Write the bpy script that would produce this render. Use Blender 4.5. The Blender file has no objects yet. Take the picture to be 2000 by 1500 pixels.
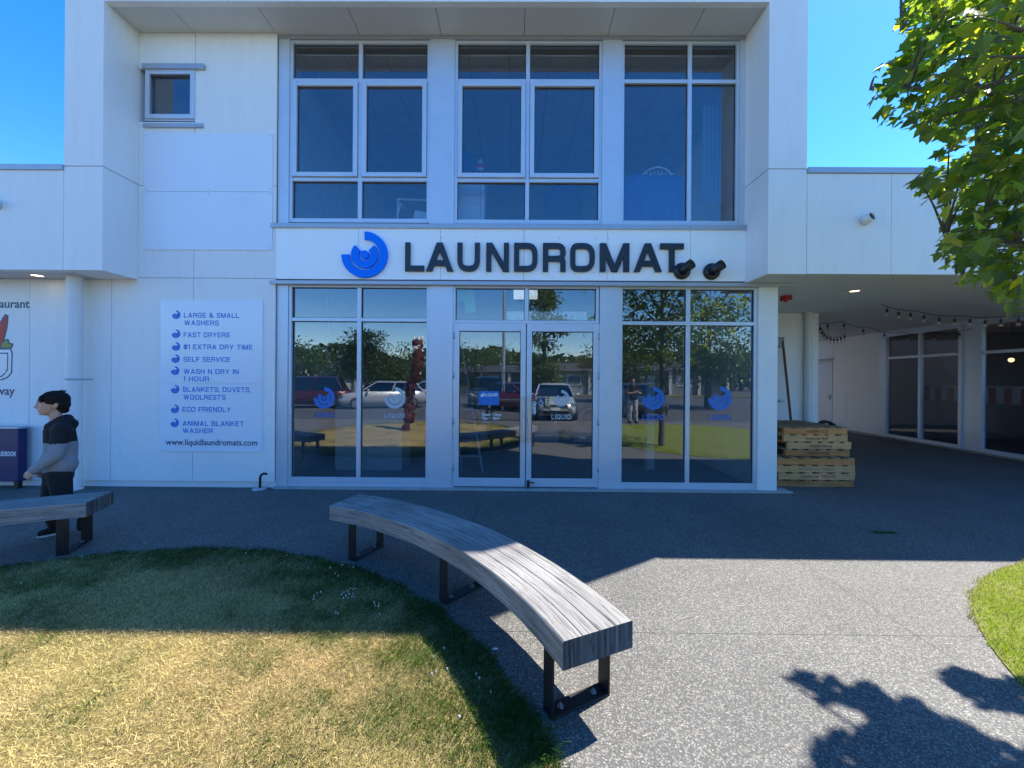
import bpy, bmesh, math, random
import numpy as np
from mathutils import Vector, Matrix
random.seed(7); rng = np.random.default_rng(11)
S = bpy.context.scene; COL = S.collection
PI = math.pi; R_ = math.radians

# ------------------------------------------------------------------ camera
FPX, CAM_H, CVY, YAW, ROLL = 751.0, 1.55, 740.0, .0055, .0070
cd = bpy.data.cameras.new('camera'); cam = bpy.data.objects.new('camera', cd); COL.objects.link(cam)
cd.sensor_width = 36; cd.lens = 36 * FPX / 2000; cd.shift_y = -10 / 2000
cd.clip_start = .05; cd.clip_end = 3000
cam.matrix_world = Matrix.Translation((0, 0, CAM_H)) @ (Matrix.Rotation(YAW, 4, 'Z') @ Matrix.Rotation(PI / 2, 4, 'X') @ Matrix.Rotation(ROLL, 4, 'Z'))
S.camera = cam
# ------------------------------------------------------------------ sky, sun, exposure
SUN = Vector((.57, .36, 1)).normalized()
w = bpy.data.worlds.new('World'); S.world = w; w.use_nodes = True
sk = w.node_tree.nodes.new('ShaderNodeTexSky'); sk.sky_type = 'NISHITA'; sk.sun_disc = False
sk.sun_elevation = math.asin(SUN.z); sk.sun_rotation = math.atan2(SUN.x, SUN.y)
sk.air_density = 1.0; sk.dust_density = .15; sk.ozone_density = 3.5; sk.altitude = 300
bg = w.node_tree.nodes['Background']; bg.inputs[1].default_value = .137
hs = w.node_tree.nodes.new('ShaderNodeHueSaturation'); hs.inputs['Hue'].default_value = .508; hs.inputs['Saturation'].default_value = 1.36   # a deep clear summer blue
w.node_tree.links.new(sk.outputs[0], hs.inputs['Color']); w.node_tree.links.new(hs.outputs[0], bg.inputs[0])
sl = bpy.data.lights.new('sun', 'SUN'); sl.energy = 4.4; sl.angle = R_(.53); sl.color = (1, .95, .87)
so = bpy.data.objects.new('sun', sl); COL.objects.link(so)
so.rotation_euler = SUN.to_track_quat('Z', 'Y').to_euler()
vs = S.view_settings; vs.view_transform = 'Standard'; vs.look = 'None'; vs.gamma = 1; vs.exposure = 1.5
S.render.engine = 'CYCLES'
S.cycles.max_bounces = 10; S.cycles.transparent_max_bounces = 24; S.cycles.glossy_bounces = 5

# ------------------------------------------------------------------ measuring: a pixel of the 2000 x 1500 photograph -> metres
_R = np.array((Matrix.Rotation(YAW, 3, 'Z') @ Matrix.Rotation(PI / 2, 3, 'X') @ Matrix.Rotation(ROLL, 3, 'Z')))
def _ray(u, v): return _R @ np.array([(u - 1000) / FPX, -(v - CVY) / FPX, -1.0])
def at(u, v, Y):
    d = _ray(u, v); t = Y / d[1]; return d[0] * t, CAM_H + d[2] * t
def gnd(u, v, z=0.0):
    d = _ray(u, v); t = (z - CAM_H) / d[2]; return d[0] * t, d[1] * t
YF = 5.41                       # glazed front
YO = 4.89                       # front of the overhanging fins and wings
def fx(u, v=500, Y=YF): return at(u, v, Y)[0]
def fz(v, u=1000, Y=YF): return at(u, v, Y)[1]

# ------------------------------------------------------------------ mesh helpers
class MB:
    def __init__(s): s.v = []; s.f = []; s.m = []; s.sm = []
    def add(s, vs, fs, m=0, smooth=False):
        b = len(s.v); s.v += [tuple(map(float, p)) for p in vs]
        for f in fs: s.f.append([b + i for i in f]); s.m.append(m); s.sm.append(smooth)
        return s
    def box(s, x0, x1, y0, y1, z0, z1, m=0):
        x0, x1 = sorted((x0, x1)); y0, y1 = sorted((y0, y1)); z0, z1 = sorted((z0, z1))
        return s.add([(x0, y0, z0), (x1, y0, z0), (x1, y1, z0), (x0, y1, z0), (x0, y0, z1), (x1, y0, z1), (x1, y1, z1), (x0, y1, z1)],
                     [(3, 2, 1, 0), (4, 5, 6, 7), (0, 1, 5, 4), (1, 2, 6, 5), (2, 3, 7, 6), (3, 0, 4, 7)], m)
    def obox(s, o, ax, ay, az, m=0):          # box from a corner and three edge vectors
        o, ax, ay, az = map(Vector, (o, ax, ay, az))
        p = [o, o + ax, o + ax + ay, o + ay]; p += [q + az for q in p]
        return s.add(p, [(3, 2, 1, 0), (4, 5, 6, 7), (0, 1, 5, 4), (1, 2, 6, 5), (2, 3, 7, 6), (3, 0, 4, 7)], m)
    def bar(s, a, b, wd, th, up=(0, 0, 1), m=0):  # rectangular bar a->b
        a, b = Vector(a), Vector(b); d = (b - a).normalized(); up = Vector(up)
        sx = d.cross(up)
        if sx.length < 1e-4: sx = d.cross(Vector((1, 0, 0)))
        sx.normalize(); sy = sx.cross(d).normalized()
        return s.obox(a - sx * wd / 2 - sy * th / 2, b - a, sx * wd, sy * th, m)
    def prism(s, poly, fn, t0, t1, m=0):      # 2-d polygon -> fn(p, t)
        n = len(poly); v = [fn(p, t0) for p in poly] + [fn(p, t1) for p in poly]
        f = [list(range(n)), list(range(2 * n - 1, n - 1, -1))] + [(i, (i + 1) % n, n + (i + 1) % n, n + i) for i in range(n)]
        return s.add(v, f, m)
    def tube(s, pts, r, n=10, m=0, cap=True, smooth=True):
        pts = [Vector(p) for p in pts]; rr = r if isinstance(r, (list, tuple)) else [r] * len(pts)
        ref = None; rings = []
        for i, p in enumerate(pts):
            d = (pts[min(i + 1, len(pts) - 1)] - pts[max(i - 1, 0)]).normalized()
            if ref is None: ref = d.orthogonal().normalized()
            ref = (ref - d * ref.dot(d)).normalized(); q = d.cross(ref)
            rings.append([p + (ref * math.cos(2 * PI * k / n) + q * math.sin(2 * PI * k / n)) * rr[i] for k in range(n)])
        v = [p for g in rings for p in g]; f = []
        for i in range(len(pts) - 1):
            for k in range(n): f.append((i * n + k, i * n + (k + 1) % n, (i + 1) * n + (k + 1) % n, (i + 1) * n + k))
        s.add(v, f, m, smooth)
        if cap:
            s.add(rings[0], [list(range(n))[::-1]], m); s.add(rings[-1], [list(range(n))], m)
        return s
    def lathe(s, prof, c, n=20, m=0, ax=None):  # prof [(r, h)] around +z (or axis ax) at c
        c = Vector(c); M = Matrix.Identity(3) if ax is None else Vector(ax).to_track_quat('Z', 'Y').to_matrix()
        v = [c + M @ Vector((r * math.cos(2 * PI * k / n), r * math.sin(2 * PI * k / n), h)) for r, h in prof for k in range(n)]
        f = [(i * n + k, i * n + (k + 1) % n, (i + 1) * n + (k + 1) % n, (i + 1) * n + k) for i in range(len(prof) - 1) for k in range(n)]
        return s.add(v, f, m, True)
    def ball(s, c, r, nu=14, nv=9, m=0, rot=None):
        r = r if isinstance(r, (tuple, list)) else (r, r, r); c = Vector(c); v = []
        for j in range(nv + 1):
            t = PI * j / nv
            for k in range(nu):
                a = 2 * PI * k / nu; p = Vector((r[0] * math.sin(t) * math.cos(a), r[1] * math.sin(t) * math.sin(a), r[2] * math.cos(t)))
                v.append(c + (rot @ p if rot else p))
        f = [(j * nu + k, (j + 1) * nu + k, (j + 1) * nu + (k + 1) % nu, j * nu + (k + 1) % nu) for j in range(nv) for k in range(nu)]
        return s.add(v, f, m, True)
    def build(s, name, mats, parent=None, bevel=0, fix=True, seg=2):
        me = bpy.data.meshes.new(name); me.from_pydata(s.v, [], s.f)
        mats = mats if isinstance(mats, (list, tuple)) else [mats]
        for q in mats: me.materials.append(q)
        me.polygons.foreach_set('material_index', s.m); me.polygons.foreach_set('use_smooth', s.sm)
        if fix:
            b = bmesh.new(); b.from_mesh(me); bmesh.ops.remove_doubles(b, verts=b.verts, dist=1e-6) if fix == 2 else None
            bmesh.ops.recalc_face_normals(b, faces=b.faces); b.to_mesh(me); b.free()
        me.update(); o = bpy.data.objects.new(name, me); COL.objects.link(o)
        if parent: o.parent = parent; o.matrix_parent_inverse = parent.matrix_basis.inverted()
        if bevel:
            md = o.modifiers.new('bevel', 'BEVEL'); md.width = bevel; md.segments = seg; md.limit_method = 'ANGLE'; md.harden_normals = False
        return o
def link_mesh(name, me, mats, parent=None):
    for q in (mats if isinstance(mats, (list, tuple)) else [mats]): me.materials.append(q)
    o = bpy.data.objects.new(name, me); COL.objects.link(o)
    if parent: o.parent = parent; o.matrix_parent_inverse = parent.matrix_basis.inverted()
    return o
def tag(o, label, cat, group=None):
    o['label'] = label; o['category'] = cat
    if group: o['group'] = group
    return o
def thing(name, label, cat, loc=(0, 0, 0), group=None, rz=0):
    o = bpy.data.objects.new(name, None); COL.objects.link(o); o.location = loc; o.rotation_euler.z = rz; o.empty_display_size = .1
    o.matrix_basis = Matrix.Translation(loc) @ Matrix.Rotation(rz, 4, 'Z')
    return tag(o, label, cat, group)
def struct(o): o['kind'] = 'structure'; return o
def stuff(o): o['kind'] = 'stuff'; return o
def copy_tree(o, parent=None):
    c = o.copy(); COL.objects.link(c)
    if parent: c.parent = parent
    for ch in list(o.children): copy_tree(ch, c)
    return c
def np_mesh(name, V, F, k, colors=None, smooth=False):   # k verts per face, F (n,k)
    me = bpy.data.meshes.new(name); n = len(F)
    me.vertices.add(len(V)); me.vertices.foreach_set('co', np.ascontiguousarray(V, np.float32).ravel())
    me.loops.add(n * k); me.loops.foreach_set('vertex_index', np.ascontiguousarray(F, np.int32).ravel())
    me.polygons.add(n); me.polygons.foreach_set('loop_start', np.arange(0, n * k, k, dtype=np.int32))
    if smooth: me.polygons.foreach_set('use_smooth', np.ones(n, bool))
    if colors is not None:
        a = me.color_attributes.new('tint', 'FLOAT_COLOR', 'POINT'); a.data.foreach_set('color', np.ascontiguousarray(colors, np.float32).ravel())
    me.update(calc_edges=True); return me

# ------------------------------------------------------------------ materials
def nodes(name):
    m = bpy.data.materials.new(name); m.use_nodes = True; nt = m.node_tree
    return m, nt, nt.nodes['Principled BSDF'], nt.links.new
def N(nt, t, **kw):
    n = nt.nodes.new(t)
    for k, v in kw.items():
        if k.startswith('_'): setattr(n, k[1:], v)
        else: n.inputs[k.replace('#', ' ')].default_value = v
    return n
def c4(c): return (c[0], c[1], c[2], 1)
def mat(name, col, rough=.6, metal=0, var=.08, scale=6, bump=0, bscale=120, spec=.5, stretch=None, dirt=None):
    m, nt, p, L = nodes(name)
    p.inputs['Roughness'].default_value = rough; p.inputs['Metallic'].default_value = metal; p.inputs['Specular IOR Level'].default_value = spec
    tc = N(nt, 'ShaderNodeTexCoord'); mp = N(nt, 'ShaderNodeMapping'); L(tc.outputs['Object'], mp.inputs[0])
    if stretch: mp.inputs['Scale'].default_value = stretch
    no = N(nt, 'ShaderNodeTexNoise', Scale=scale, Detail=6, Roughness=.6); L(mp.outputs[0], no.inputs[0])
    cr = N(nt, 'ShaderNodeValToRGB'); L(no.outputs['Fac'], cr.inputs[0])
    e = cr.color_ramp.elements; e[0].position = .3; e[1].position = .7
    e[0].color = c4([max(0, x * (1 - var)) for x in col]); e[1].color = c4([min(1, x * (1 + var)) for x in col])
    out = cr.outputs[0]
    if dirt:
        n2 = N(nt, 'ShaderNodeTexNoise', Scale=dirt[1], Detail=8, Roughness=.7); L(mp.outputs[0], n2.inputs[0])
        r2 = N(nt, 'ShaderNodeMapRange'); L(n2.outputs['Fac'], r2.inputs[0]); r2.inputs[1].default_value = .52; r2.inputs[2].default_value = .75
        mx = N(nt, 'ShaderNodeMixRGB'); L(r2.outputs[0], mx.inputs[0]); L(out, mx.inputs[1]); mx.inputs[2].default_value = c4(dirt[0]); out = mx.outputs[0]
    L(out, p.inputs['Base Color'])
    rr = N(nt, 'ShaderNodeMapRange'); L(no.outputs['Fac'], rr.inputs[0]); rr.inputs[3].default_value = max(0, rough - .08); rr.inputs[4].default_value = min(1, rough + .08); L(rr.outputs[0], p.inputs['Roughness'])
    if bump:
        nb = N(nt, 'ShaderNodeTexNoise', Scale=bscale, Detail=3); L(mp.outputs[0], nb.inputs[0])
        bp = N(nt, 'ShaderNodeBump', Strength=bump, Distance=.002); L(nb.outputs['Fac'], bp.inputs['Height']); L(bp.outputs[0], p.inputs['Normal'])
    return m
def emit(name, col, st):
    m, nt, p, L = nodes(name); p.inputs['Base Color'].default_value = c4(col); p.inputs['Emission Color'].default_value = c4(col); p.inputs['Emission Strength'].default_value = st; return m
def glass(name, tint, refl, rough=0.0, rcol=(1, 1, 1)):
    m, nt, p, L = nodes(name); nt.nodes.remove(p); out = nt.nodes['Material Output']
    tr = N(nt, 'ShaderNodeBsdfTransparent'); tr.inputs[0].default_value = c4(tint)
    gl = N(nt, 'ShaderNodeBsdfGlossy', Roughness=rough); gl.inputs[0].default_value = c4(rcol)
    fr = N(nt, 'ShaderNodeFresnel', IOR=1.5)
    ge = N(nt, 'ShaderNodeNewGeometry'); io = N(nt, 'ShaderNodeMapRange'); L(ge.outputs['Backfacing'], io.inputs[0]); io.inputs[3].default_value = 1.5; io.inputs[4].default_value = 1 / 1.5; L(io.outputs[0], fr.inputs['IOR'])   # same reflectance on both faces of the pane
    tc = N(nt, 'ShaderNodeTexCoord')
    no = N(nt, 'ShaderNodeTexNoise', Scale=1.1, Detail=1); L(tc.outputs['Object'], no.inputs[0])
    bp = N(nt, 'ShaderNodeBump', Strength=.07, Distance=.004); L(no.outputs['Fac'], bp.inputs['Height']); L(bp.outputs[0], gl.inputs['Normal'])
    mr = N(nt, 'ShaderNodeMapRange'); L(fr.outputs[0], mr.inputs[0]); mr.inputs[1].default_value = .04; mr.inputs[2].default_value = 1; mr.inputs[3].default_value = refl; mr.inputs[4].default_value = 1
    mx = N(nt, 'ShaderNodeMixShader'); L(mr.outputs[0], mx.inputs[0]); L(tr.outputs[0], mx.inputs[1]); L(gl.outputs[0], mx.inputs[2]); L(mx.outputs[0], out.inputs[0])
    return m
def wood(name, cols, grain=(1.2, 45, 45), uv=False, crack=.0, endgrain=False, rough=.75, scale=1.0):
    m, nt, p, L = nodes(name); p.inputs['Roughness'].default_value = rough; p.inputs['Specular IOR Level'].default_value = .08
    tc = N(nt, 'ShaderNodeTexCoord'); mp = N(nt, 'ShaderNodeMapping'); L(tc.outputs['UV' if uv else 'Object'], mp.inputs[0]); mp.inputs['Scale'].default_value = grain
    oi = N(nt, 'ShaderNodeObjectInfo'); ml = N(nt, 'ShaderNodeVectorMath', _operation='ADD'); L(mp.outputs[0], ml.inputs[0]); L(oi.outputs['Random'], ml.inputs[1])
    no = N(nt, 'ShaderNodeTexNoise', Scale=scale, Detail=7, Roughness=.65, Distortion=.4); L(ml.outputs[0], no.inputs[0])
    cr = N(nt, 'ShaderNodeValToRGB'); L(no.outputs['Fac'], cr.inputs[0]); e = cr.color_ramp.elements
    e[0].position = .3; e[0].color = c4(cols[0]); e[1].position = .7; e[1].color = c4(cols[-1])
    for i, c in enumerate(cols[1:-1]): q = e.new(.3 + .4 * (i + 1) / (len(cols) - 1)); q.color = c4(c)
    out = cr.outputs[0]
    n2 = N(nt, 'ShaderNodeTexNoise', Scale=2.2, Detail=3); L(tc.outputs['Object'], n2.inputs[0])
    r2 = N(nt, 'ShaderNodeMapRange'); L(n2.outputs['Fac'], r2.inputs[0]); r2.inputs[1].default_value = .3; r2.inputs[2].default_value = .7; r2.inputs[3].default_value = .72; r2.inputs[4].default_value = 1.12
    mm = N(nt, 'ShaderNodeMixRGB', _blend_type='MULTIPLY'); mm.inputs[0].default_value = 1; L(out, mm.inputs[1]); L(r2.outputs[0], mm.inputs[2]); out = mm.outputs[0]
    hgt = no.outputs['Fac']
    if crack:
        m3 = N(nt, 'ShaderNodeMapping'); L(tc.outputs['UV' if uv else 'Object'], m3.inputs[0]); m3.inputs['Scale'].default_value = (grain[0] * .55, grain[1] * .8, grain[2] * .8)
        n3 = N(nt, 'ShaderNodeTexNoise', Scale=1, Detail=4, Roughness=.5, Distortion=.2); L(m3.outputs[0], n3.inputs[0])
        ab = N(nt, 'ShaderNodeMath', _operation='SUBTRACT'); L(n3.outputs['Fac'], ab.inputs[0]); ab.inputs[1].default_value = .5
        a2 = N(nt, 'ShaderNodeMath', _operation='ABSOLUTE'); L(ab.outputs[0], a2.inputs[0])
        r3 = N(nt, 'ShaderNodeMapRange'); L(a2.outputs[0], r3.inputs[0]); r3.inputs[1].default_value = .0; r3.inputs[2].default_value = .022; r3.inputs[3].default_value = 1 - crack; r3.inputs[4].default_value = 1
        mk = N(nt, 'ShaderNodeMixRGB', _blend_type='MULTIPLY'); mk.inputs[0].default_value = 1; L(out, mk.inputs[1]); L(r3.outputs[0], mk.inputs[2]); out = mk.outputs[0]
        hh = N(nt, 'ShaderNodeMath', _operation='MULTIPLY'); L(hgt, hh.inputs[0]); L(r3.outputs[0], hh.inputs[1]); hgt = hh.outputs[0]
    L(out, p.inputs['Base Color'])
    bp = N(nt, 'ShaderNodeBump', Strength=.5, Distance=.004); L(hgt, bp.inputs['Height']); L(bp.outputs[0], p.inputs['Normal'])
    return m
def vcol(name, rough=.8, trans=0.0, tcol=(1.2, 1.3, .5), spec=.3):   # colour from the mesh's own 'tint' attribute
    m, nt, p, L = nodes(name); at_ = N(nt, 'ShaderNodeAttribute', _attribute_name='tint'); L(at_.outputs[0], p.inputs['Base Color'])
    p.inputs['Roughness'].default_value = rough; p.inputs['Specular IOR Level'].default_value = spec
    if trans:
        out = nt.nodes['Material Output']; tl = N(nt, 'ShaderNodeBsdfTranslucent'); mu = N(nt, 'ShaderNodeMixRGB', _blend_type='MULTIPLY'); mu.inputs[0].default_value = 1
        L(at_.outputs[0], mu.inputs[1]); mu.inputs[2].default_value = c4(tcol); L(mu.outputs[0], tl.inputs[0])
        mx = N(nt, 'ShaderNodeMixShader'); mx.inputs[0].default_value = trans; L(p.outputs[0], mx.inputs[1]); L(tl.outputs[0], mx.inputs[2]); L(mx.outputs[0], out.inputs[0])
    return m
M = {}
M['wall'] = mat('white_fibre_cement', (.82, .82, .80), .55, var=.022, scale=1.3, bump=.25, bscale=260, stretch=(4, 4, .7), dirt=((.765, .76, .735), 2.2))
M['signw'] = mat('sign_panel_white', (.93, .95, .94), .35, var=.012, scale=1.3, stretch=(4, 4, .7))
M['trimw'] = mat('white_paint', (.72, .73, .73), .45, var=.03)
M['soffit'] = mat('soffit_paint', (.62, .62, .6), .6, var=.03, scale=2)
M['board'] = mat('glossy_white_board', (.76, .82, .9), .2, var=.02, scale=2)
M['joint'] = mat('dark_joint_backing', (.16, .17, .18), .8)  # dark backing that shows in the gaps between panels
M['alu'] = mat('silver_powdercoat', (.58, .63, .7), .38, metal=.35, var=.03)
M['alud'] = mat('silver_flashing', (.42, .45, .5), .4, metal=.4, var=.05)
M['steel'] = mat('brushed_steel', (.62, .58, .52), .3, metal=.9, var=.06)
M['black'] = mat('black_steel', (.012, .012, .013), .45, var=.25, spec=.4)
M['blackp'] = mat('black_plastic', (.015, .016, .018), .35)
M['rubber'] = mat('black_rubber', (.012, .012, .012), .7)
M['signblue'] = mat('blue_sign_acrylic', (.0, .2, .9), .5, var=.02, spec=.15)
M['navy'] = mat('navy_text_vinyl', (.02, .045, .12), .4, var=.03)
M['letter'] = mat('charcoal_letter', (.016, .024, .036), .4, var=.05)
M['txtblue'] = mat('blue_vinyl', (.0, .17, .62), .5, var=.03, spec=.15)
M['frost'] = mat('frosted_vinyl', (.45, .5, .52), .6, var=.05)
M['white'] = mat('white_vinyl', (.8, .8, .8), .4, var=.02)
M['red'] = mat('red_plastic', (.42, .015, .02), .35)
M['glassup'] = glass('tinted_window_glass', (.80, .85, .9), .095)
M['glass'] = glass('shopfront_glass', (.72, .77, .79), .135)
M['glassd'] = glass('dark_window_glass', (.72, .75, .78), .035)
M['room'] = mat('interior_plaster', (.45, .47, .5), .8)
M['roomfloor'] = mat('interior_vinyl_floor', (.2, .21, .22), .5)
M['tile'] = mat('ceiling_tile', (.5, .5, .5), .8)
M['roof'] = mat('roof_membrane', (.3, .31, .32), .8)
M['concrete'] = mat('concrete', (.35, .34, .32), .8, var=.15, bump=.3)
M['lamp'] = emit('downlight_lens', (1, .8, .5), 1.6)
M['tube'] = emit('fluorescent_tube', (1, .97, .9), 6.0)
M['amber'] = emit('amber_bulb', (1, .42, .1), 5.0)
# ------------------------------------------------------------------ squared stroke lettering
def _rnd(pts, closed, r, nseg=5):
    n = len(pts); out = []
    for i, p in enumerate(pts):
        x, y = p[0], p[1]; rad = p[2] if len(p) > 2 else 0
        if rad <= 0 or (not closed and i in (0, n - 1)): out.append((x, y)); continue
        a = Vector(pts[i - 1][:2]); b = Vector((x, y)); c = Vector(pts[(i + 1) % n][:2])
        rr = min(rad * r, (a - b).length * .49, (c - b).length * .49)
        p0 = b + (a - b).normalized() * rr; p1 = b + (c - b).normalized() * rr
        for k in range(nseg + 1):
            t = k / nseg; q = p0 * (1 - t) ** 2 + b * 2 * t * (1 - t) + p1 * t * t; out.append((q.x, q.y))
    return out
# strokes: ('P', pts[, closed]) on a unit box of centre lines, third number = corner rounding; ('D', x0,y0,x1,y1) = slanted stroke with level ends
GL = {
 'L': (.74, [('P', [(0, 1), (0, 0), (1, 0)])]), 'I': (.0, [('P', [(0, 1), (0, 0)])]),
 'T': (.86, [('P', [(0, 1), (1, 1)]), ('P', [(.5, .9), (.5, 0)])]),
 'U': (.86, [('P', [(0, 1), (0, 0, 1), (1, 0, 1), (1, 1)])]),
 'D': (.88, [('P', [(0, 0), (0, 1), (1, 1, 1), (1, 0, 1)], 1)]), 'O': (.94, [('P', [(0, .5), (0, 1, 1.1), (1, 1, 1.1), (1, 0, 1.1), (0, 0, 1.1)], 1)]),
 'R': (.84, [('P', [(0, 0), (0, .9)]), ('P', [(0, 1), (1, 1, .8), (1, .44, .8), (0, .44)]), ('P', [(.7, .44), (1, .40, .5), (1, 0)])]),
 'P': (.80, [('P', [(0, 0), (0, .9)]), ('P', [(0, 1), (1, 1, .8), (1, .42, .8), (0, .42)])]),
 'B': (.84, [('P', [(0, 0), (0, 1), (.95, 1, .7), (.95, .52, .6), (.3, .52)]), ('P', [(.3, .52), (1, .52, .6), (1, 0, .7), (0, 0)])]),
 'E': (.76, [('P', [(1, 1), (0, 1), (0, 0), (1, 0)]), ('P', [(.15, .5), (.92, .5)])]),
 'F': (.74, [('P', [(1, 1), (0, 1), (0, 0)]), ('P', [(.15, .47), (.9, .47)])]),
 'H': (.84, [('P', [(0, 0), (0, 1)]), ('P', [(1, 0), (1, 1)]), ('P', [(.15, .5), (.85, .5)])]),
 'C': (.84, [('P', [(1, .76), (1, 1, 1), (0, 1, 1), (0, 0, 1), (1, 0, 1), (1, .24)])]),
 'G': (.90, [('P', [(1, .8), (1, 1, .8), (0, 1, 1), (0, 0, 1), (1, 0, .6), (1, .46), (.6, .46)])]),
 'Q': (.94, [('P', [(0, .5), (0, 1, 1.1), (1, 1, 1.1), (1, 0, 1.1), (0, 0, 1.1)], 1), ('P', [(.62, .3), (1, -.08)])]),
 'S': (.82, [('P', [(1, .86), (1, 1, .55), (0, 1, .8), (0, .52, .7), (1, .48, .7), (1, 0, .8), (0, 0, .55), (0, .14)])]),
 'N': (.86, [('P', [(0, 0), (0, 1)]), ('P', [(1, 0), (1, 1)]), ('D', 0, 1, 1, 0)]),
 'M': (1.0, [('P', [(0, 0), (0, 1)]), ('P', [(1, 0), (1, 1)]), ('D', 0, 1, .5, 0), ('D', 1, 1, .5, 0)]),
 'A': (.94, [('D', 0, 0, .5, 1), ('D', 1, 0, .5, 1), ('P', [(.28, .24), (.72, .24)])]),
 'V': (.92, [('D', 0, 1, .5, 0), ('D', 1, 1, .5, 0)]), 'W': (1.3, [('D', 0, 1, .26, 0), ('D', .5, 1, .26, 0), ('D', .5, 1, .74, 0), ('D', 1, 1, .74, 0)]),
 'X': (.9, [('D', 0, 0, 1, 1), ('D', 0, 1, 1, 0)]), 'Y': (.9, [('D', 0, 1, .5, .4), ('D', 1, 1, .5, .4), ('P', [(.5, .5), (.5, 0)])]),
 'K': (.86, [('P', [(0, 0), (0, 1)]), ('D', .12, .42, 1, 1), ('D', .4, .58, 1, 0)]), 'Z': (.84, [('P', [(0, 1), (1, 1)]), ('P', [(0, 0), (1, 0)]), ('D', 0, 0, 1, 1)]),
 '1': (.3, [('P', [(0, .82), (1, 1), (1, 0)])]), '2': (.8, [('P', [(0, .74), (0, 1, .8), (1, 1, .8), (1, .5, .6), (0, .46, .6), (0, 0), (1, 0)])]), '7': (.8, [('P', [(0, 1), (1, 1)]), ('D', .25, 0, 1, 1)]),
 '3': (.8, [('P', [(0, .74), (0, 1, .8), (1, 1, .8), (1, .52, .6), (.3, .52)]), ('P', [(.3, .52), (1, .52, .6), (1, 0, .8), (0, 0, .8), (0, .26)])]),
 '4': (.84, [('P', [(.75, 0), (.75, 1)]), ('P', [(1, .25), (0, .25)]), ('D', 0, .25, .72, 1)]), '5': (.8, [('P', [(1, 1), (0, 1), (0, .55), (1, .55, .7), (1, 0, .8), (0, 0, .8), (0, .2)])]),
 '8': (.8, [('P', [(0, .7), (0, 1, .8), (1, 1, .8), (1, 0, .8), (0, 0, .8)], 1), ('P', [(.1, .5), (.9, .5)])]), '0': (.8, [('P', [(0, .5), (0, 1, 1), (1, 1, 1), (1, 0, 1), (0, 0, 1)], 1)]),
 '6': (.8, [('P', [(1, .8), (1, 1, .8), (0, 1, .8), (0, 0, .8), (1, 0, .8), (1, .5, .6), (.1, .5)])]),
 '$': (.82, [('P', [(1, .7), (1, .92, .8), (0, .92, .8), (0, .52, .7), (1, .48, .7), (1, .08, .8), (0, .08, .8), (0, .3)]), ('P', [(.5, -.1), (.5, 1.1)])]),
 '&': (.95, [('P', [(1, .45), (.75, 0, .6), (0, 0, .8), (0, .5, .7), (.62, .56, .7), (.62, 1, .7), (.12, 1, .7), (.12, .6, .3), (1, 0)])]),
 ',': (.0, [('D', -.02, -.14, .02, .04)]), '.': (.0, [('P', [(0, 0), (0, .02)])]), '-': (.5, [('P', [(0, .48), (1, .48)])]),
}
def glyph_polys(ch, t):
    w, st = GL[ch]; out = []; W = max(w, t)
    mx = lambda x: t / 2 + x * (W - t); my = lambda y: t / 2 + y * (1 - t)
    for s_ in st:
        if s_[0] == 'D':
            _, x0, y0, x1, y1 = s_; L_ = math.hypot((x1 - x0) * (W - t), 1); tw = t * L_ * .98
            hx = tw / 2; X0, X1 = mx(x0), mx(x1)
            e = t / 2; Y0, Y1 = my(y0), my(y1); s2 = 1 if Y1 > Y0 else -1
            X0 = min(max(X0, hx), W - hx) if ch not in ',' else X0; X1 = min(max(X1, hx), W - hx) if ch not in ',' else X1
            Y0 -= e * s2; Y1 += e * s2
            out.append([(X0 - hx, Y0), (X0 + hx, Y0), (X1 + hx, Y1), (X1 - hx, Y1)]); continue
        closed = len(s_) > 2; pts = [(mx(p[0]), my(p[1])) + tuple(p[2:]) for p in s_[1]]
        pl = _rnd(pts, closed, .30)
        pl = [p for i, p in enumerate(pl) if i == 0 or math.dist(p, pl[i - 1]) > 1e-5]
        n = len(pl); lf, rt = [], []
        for i in range(n):
            p = Vector(pl[i]); a = Vector(pl[i - 1]) if (i or closed) else None; b = Vector(pl[(i + 1) % n]) if (i < n - 1 or closed) else None
            d0 = (p - a).normalized() if a is not None else None; d1 = (b - p).normalized() if b is not None else None
            if d0 is None: d0 = d1; p = p - d1 * t / 2
            if d1 is None: d1 = d0; p = p + d0 * t / 2
            nn = Vector((-d0.y - d1.y, d0.x + d1.x)); n1 = Vector((-d1.y, d1.x)); nn.normalize(); k = t / 2 / max(.35, nn.dot(n1))
            lf.append(p + nn * k); rt.append(p - nn * k)
        out.append(('ribbon', lf, rt, closed))
    return W, out
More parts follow.
